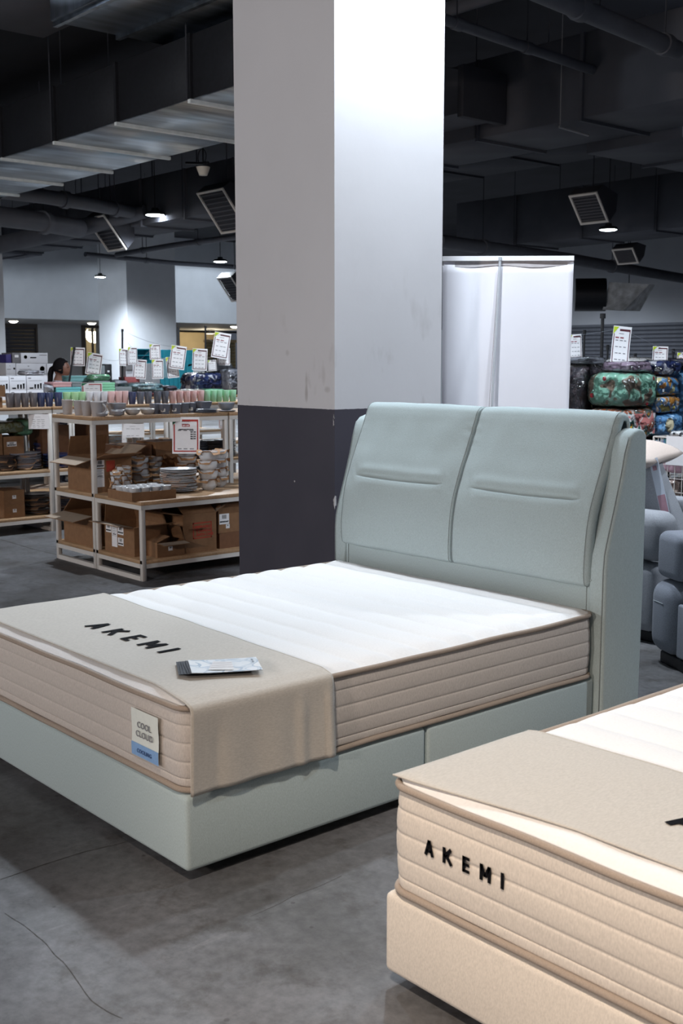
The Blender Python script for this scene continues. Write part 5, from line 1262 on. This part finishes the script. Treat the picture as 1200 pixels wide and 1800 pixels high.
def pil(u, v):
    a = 2*math.pi*u; f = (abs(math.cos(a))**3.2+abs(math.sin(a))**3.2)**(-1/3.2)
    k = 1 if v < .5 else -1; r = (v*2 if v <= .5 else 2-v*2); 
    cx, cy = math.cos(a)*f, math.sin(a)*f; ear = 1+.14*(abs(math.cos(a)*math.sin(a))*2)**3*r
    return (cx*r*.21*ear, cy*r*.21*ear, k*.075*(1-r**2.6)**.9)
t = tag(link('scatter_cushion', MB().grid(pil, 40, 20, cu=True).mesh('scatter_cushion', fabric('cream_cushion', (206,190,180)), 180), None, pc, (R(6),R(4),R(4))), 'cream scatter cushion lying on top of the sloping recliner back', 'cushion')
# ------------------------------------------------------------------ ducts, pipes and grilles overhead
def duct(label, x0, x1, y0, y1, z0, z1, m, along='x', pitch=1.2, side=None, first=None, fm=None, fl=.03, fw=.04, hang=True, cat='duct', group='ceiling ducts', phase=0.):
    t = thing('air_duct', label, cat, ((x0+x1)/2, (y0+y1)/2, z0), 0, group)
    L_ = (x1-x0) if along == 'x' else (y1-y0); o0 = x0 if along == 'x' else y0
    k = phase; cuts = [0]
    while k < L_: 
        if k > .05: cuts.append(k)
        k += pitch
    cuts.append(L_)
    for i in range(len(cuts)-1):
        a, c = o0+cuts[i], o0+cuts[i+1]
        b = MB().box(a, c, y0, y1, z0, z1) if along == 'x' else MB().box(x0, x1, a, c, z0, z1)
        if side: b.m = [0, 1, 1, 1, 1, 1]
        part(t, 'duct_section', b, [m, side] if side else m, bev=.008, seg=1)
    for k in cuts[1:-1]:
        a = o0+k
        b = MB()
        if along == 'x': b.box(a-fw/2, a+fw/2, y0-fl, y1+fl, z0-fl, z0).box(a-fw/2, a+fw/2, y0-fl, y0, z0, z1, 1).box(a-fw/2, a+fw/2, y1, y1+fl, z0, z1, 1)
        else: b.box(x0-fl, x1+fl, a-fw/2, a+fw/2, z0-fl, z0).box(x0-fl, x0, a-fw/2, a+fw/2, z0, z1, 1).box(x1, x1+fl, a-fw/2, a+fw/2, z0, z1, 1)
        part(t, 'flange', b, [fm or m, side or fm or m])
    if hang:
        for k in cuts[1:-1:2]:
            a = o0+k
            for s in (0, 1):
                p = (a, (y0-.05) if s == 0 else (y1+.05)) if along == 'x' else ((x0-.05) if s == 0 else (x1+.05), a)
                part(t, 'hanger_rod', MB().tube([(p[0],p[1],z0),(p[0],p[1],5.4)], .007, 5), DUCTB)
    return t
GD = mat('galvanised_side', (112,118,124), .45, .9, var=.25, scale=2)
duct('galvanised duct with bright flanges above the racks', -15.4, -4.62, 3.80, 5.08, 3.62, 4.14, GALV, 'x', 1.2, side=mat('shaded_galvanised', (34,35,40), .6, .2, var=.2), fm=FLANGE, phase=.20)  # near-black side colour stands for the dark these steel faces reflect
duct('wide galvanised duct crossing overhead at the top left', -6.3, -4.3, 2.9, 5.3, 4.22, 4.62, GALV, 'y', .58, fm=GALV, phase=.06)
duct('tapered duct elbow at the top left corner', -7.4, -6.32, 1.2, 3.4, 4.40, 4.75, DUCT, 'y', 1.1, hang=False)
duct('dark beam duct behind the overhead duct', -16, -7.5, 5.6, 6.3, 4.3, 4.9, DUCTB, 'x', 2.0)
duct('long dark duct under the soffit beside the column', -9.2, 4.5, 7.62, 8.7, 3.82, 4.62, DUCT, 'x', 1.35, phase=.6)
duct('short branch duct behind the column, stepping lower', -5.35, -4.15, 8.75, 13.6, 3.72, 4.3, DUCT, 'y', 1.1)
duct('second branch duct right of the stepping one', -3.6, -2.4, 8.75, 14.5, 3.66, 4.25, DUCT, 'y', 1.2)
duct('deep dark duct running past the right lamp', -13, 3.5, 14.8, 16.0, 3.62, 4.5, DUCT, 'x', 1.5)
duct('long dark duct over the far right stock', -14.5, 3.5, 11.2, 12.2, 4.38, 5.0, DUCTB, 'x', 1.5)
duct('grey duct with slanted grilles left of the column', -17.5, -9.4, 7.6, 8.5, 3.52, 4.2, DUCT, 'x', 1.2)
duct('far duct below the soffit over the shopfronts', -24, -10.5, 9.2, 10.1, 3.85, 4.6, DUCTB, 'x', 1.5)
duct('dark cross duct before the far wall on the left', -22.5, -21.2, 4.2, 10.2, 3.8, 4.7, DUCT, 'y', 1.4)
# wedge transition piece behind the column
t = thing('duct_transition', 'dark wedge-shaped duct transition beside the column', 'duct', (-5.9, 7.6, 3.95))
b = MB(); a0 = [(-8.2,7.0,3.95),(-5.55,7.0,3.95),(-5.55,7.0,4.35),(-8.2,7.0,5.25)]; a1_ = [(x, y+.58, z) for x, y, z in a0]
b.quad(a0).quad(a1_[::-1])
for i in range(4): b.quad([a0[i], a1_[i], a1_[(i+1) % 4], a0[(i+1) % 4]])
part(t, 'shell', b, DUCT, bev=.02); part(t, 'rim', MB().box(-5.58, -5.50, 6.95, 7.6, 3.9, 4.4), DUCTB, bev=.005)
def pipe(label, pts, r, m=PIPEM, collars=()):
    t = thing('ceiling_pipe', label, 'pipe', pts[0], 0, 'ceiling pipes'); part(t, 'tube', MB().tube(pts, r, 12), m, 50)
    P = [Vector(p) for p in pts]
    for k in collars:
        i = min(int(k), len(P)-2); c = P[i].lerp(P[i+1], k-i); d = (P[i+1]-P[i]).normalized()
        part(t, 'collar', MB().tube([c-d*.05, c+d*.05], r*1.22, 12), m, 40)
        part(t, 'hanger_rod', MB().tube([c, (c.x, c.y, 5.4)], .007, 5), DUCTB)
    return t
Z_ = lambda px, py, z: tuple(PZ(px, py, z))
pipe('slim grey pipe running across the top right', [Z_(760,27,4.25), Z_(1064,131,4.25)], .045, collars=(.12,.5,.95))
pipe('thick grey pipe in the top right corner', [Z_(930,-22,4.1), Z_(1190,88,4.1)], .075, collars=(.3,.9))
pipe('dark pipe crossing the top right pipes', [(-9,6.7,4.86),(-4.2,6.7,4.86),(2.5,6.7,4.86)], .07, collars=(.4,1.4))
pipe('long pale pipe behind the banner', [Z_(772,424,3.4), Z_(1000,455,3.4), Z_(1215,492,3.4)], .11, collars=(.3,1.3))
pipe('pale pipe at the left bending into a tee', [Z_(0,336,3.7), Z_(75,345,3.7), Z_(150,357,3.7), Z_(250,376,3.7)], .10, collars=(1.5,2.5))
pipe('thick pipe rising from the left edge under the duct', [Z_(-10,432,3.45), Z_(130,403,3.50), Z_(256,372,3.70)], [.15,.14,.10], collars=())
pipe('lower thick pipe left of the slanted grille', [Z_(-20,378,3.45), Z_(60,388,3.45), Z_(140,402,3.45)], .14, collars=(1.2,))
pipe('thin pipe over the distant lamps', [Z_(205,448,3.5), Z_(300,432,3.5), Z_(425,415,3.5)], .05, collars=(.5,1.4))
pipe('second thin pipe over the distant lamps', [Z_(150,447,3.6), Z_(300,462,3.6), Z_(425,470,3.6)], .05, collars=(.7,))
# slanted grilles
def grille(label, px, py, d, w, h, yaw=0.):
    c = PD(px, py, d); t = thing('air_grille', label, 'vent', c, R(yaw), 'slanted air grilles')
    t.rotation_euler = (R(38), 0, R(yaw))
    e = .03
    for x0, x1, z0, z1 in ((-w/2,w/2,h/2-e,h/2),(-w/2,w/2,-h/2,-h/2+e),(-w/2,-w/2+e,-h/2+e,h/2-e),(w/2-e,w/2,-h/2+e,h/2-e)): lpart(t, 'frame_bar', MB().box(x0,x1,-.02,.0,z0,z1).mesh('frame_bar', WFRAME))
    lpart(t, 'backing', MB().box(-w/2+e,w/2-e,.012,.02,-h/2+e,h/2-e).mesh('backing', DUCTB))
    n = 9; sl = MB().box(-w/2+e,w/2-e,-.010,.006,-.004,.004).mesh('slat', mat('grille_slat', (96,96,102), .5))
    for k in range(n): lpart(t, 'slat', sl, (0,0,-h/2+e+(h-2*e)*(k+.5)/n), (R(35),0,0))
    lpart(t, 'hanger_rod', MB().tube([(0,.1,0),(0,.1+(5.4-c.z)*math.sin(R(38)),(5.4-c.z)*math.cos(R(38)))], .008, 5).mesh('hanger_rod', DUCTB))
    lpart(t, 'neck', MB().prism([(.02,-h/2),(.02,h/2),(.16,h*.5),(.36,-h*.1),(.2,-h*.45)], -w/2, w/2).mesh('neck', DUCTB))
grille('slanted air grille with pale frame, left one over the racks', 187, 410, 17.5, .56, .62)
grille('slanted air grille with pale frame nearest the column on the left', 391, 371, 15.5, .62, .66)
grille('small slanted air grille at the column edge lower down', 407, 508, 24.0, .52, .62)
grille('slanted air grille above the right lamp', 1035, 366, 15.2, .46, .46)
grille('slanted air grille behind the right lamp', 1099, 450, 21, .46, .34)
# galvanised duct end at the right
c = PD(1072, 517, 25.0)
t = thing('duct_hood', 'galvanised duct hood hanging over the far right stock', 'duct', c)
b = MB().prism([(-.62,-.32),(-.62,.30),(-.05,.36),(-.05,-.36)], 0, .8, axis='y'); part_ = lpart(t, 'dark_drum', MB().tube([(-.75,.2,0),(-.08,.2,0)], .36, 24).mesh('dark_drum', mat('black_duct', (34,36,42), .45, .6, var=.1), 50), (0,0,0), (0,0,R(40)))
lpart(t, 'hood', MB().quad([(-.10,-.12,-.34),(.30,.1,-.36),(.66,.5,.20),(-.02,-.02,.26)]).quad([(-.10,.7,-.34),(.30,.7,-.36),(.66,.7,.20),(-.02,.7,.26)]).quad([(-.10,-.12,-.34),(-.10,.7,-.34),(-.02,.7,.26),(-.02,-.02,.26)]).quad([(.30,.1,-.36),(.30,.7,-.36),(.66,.7,.20),(.66,.5,.20)]).quad([(-.02,-.02,.26),(.66,.5,.20),(.66,.7,.20),(-.02,.7,.26)]).mesh('hood', mat('dull_galvanised', (196,200,204), .55, .1, var=.35, scale=6)))
lpart(t, 'hanger_rod', MB().tube([(.2,.4,.2),(.2,.4,5.4-c.z)], .01, 6).mesh('hanger_rod', DUCTB))
# unlit lamp on its bracket under the bright duct
c = PD(357, 297, 12.4); t = thing('ceiling_lamp', 'small unlit white lamp on a black bracket under the bright duct', 'lamp', c)
lpart(t, 'shade', MB().lathe([(0,-.07),(.045,-.068),(.07,.0),(.075,.02),(0,.03)], 18).mesh('shade', mat('cream_shade', (206,198,186), .5, var=.03), 60))
lpart(t, 'bracket', MB().tube([(-.30,-.02,.10),(-.12,0,.075),(0,0,.06),(.10,0,.055)], .014, 8).mesh('bracket', BLACK, 60))
lpart(t, 'cable', MB().tube([(-.02+.08*math.cos(R(a)), 0, .13+.08*math.sin(R(a))) for a in range(-60, 250, 20)], .006, 6).mesh('cable', BLACK, 60))
lpart(t, 'stem', MB().tube([(0,0,.05),(0,0,.30)], .008, 6).mesh('stem', BLACK, 60))
solo('duct_strut', MB().tube([PD(982,223,11.2), PD(1034,238,11.4)], .012, 6).tube([PD(984,223.6,11.21), PD(984,223.6,11.21)+Vector((0,0,1.65))], .005, 5), mat('pale_strut', (150,148,150), .5), 'short pale strut under the long dark duct', 'strut')
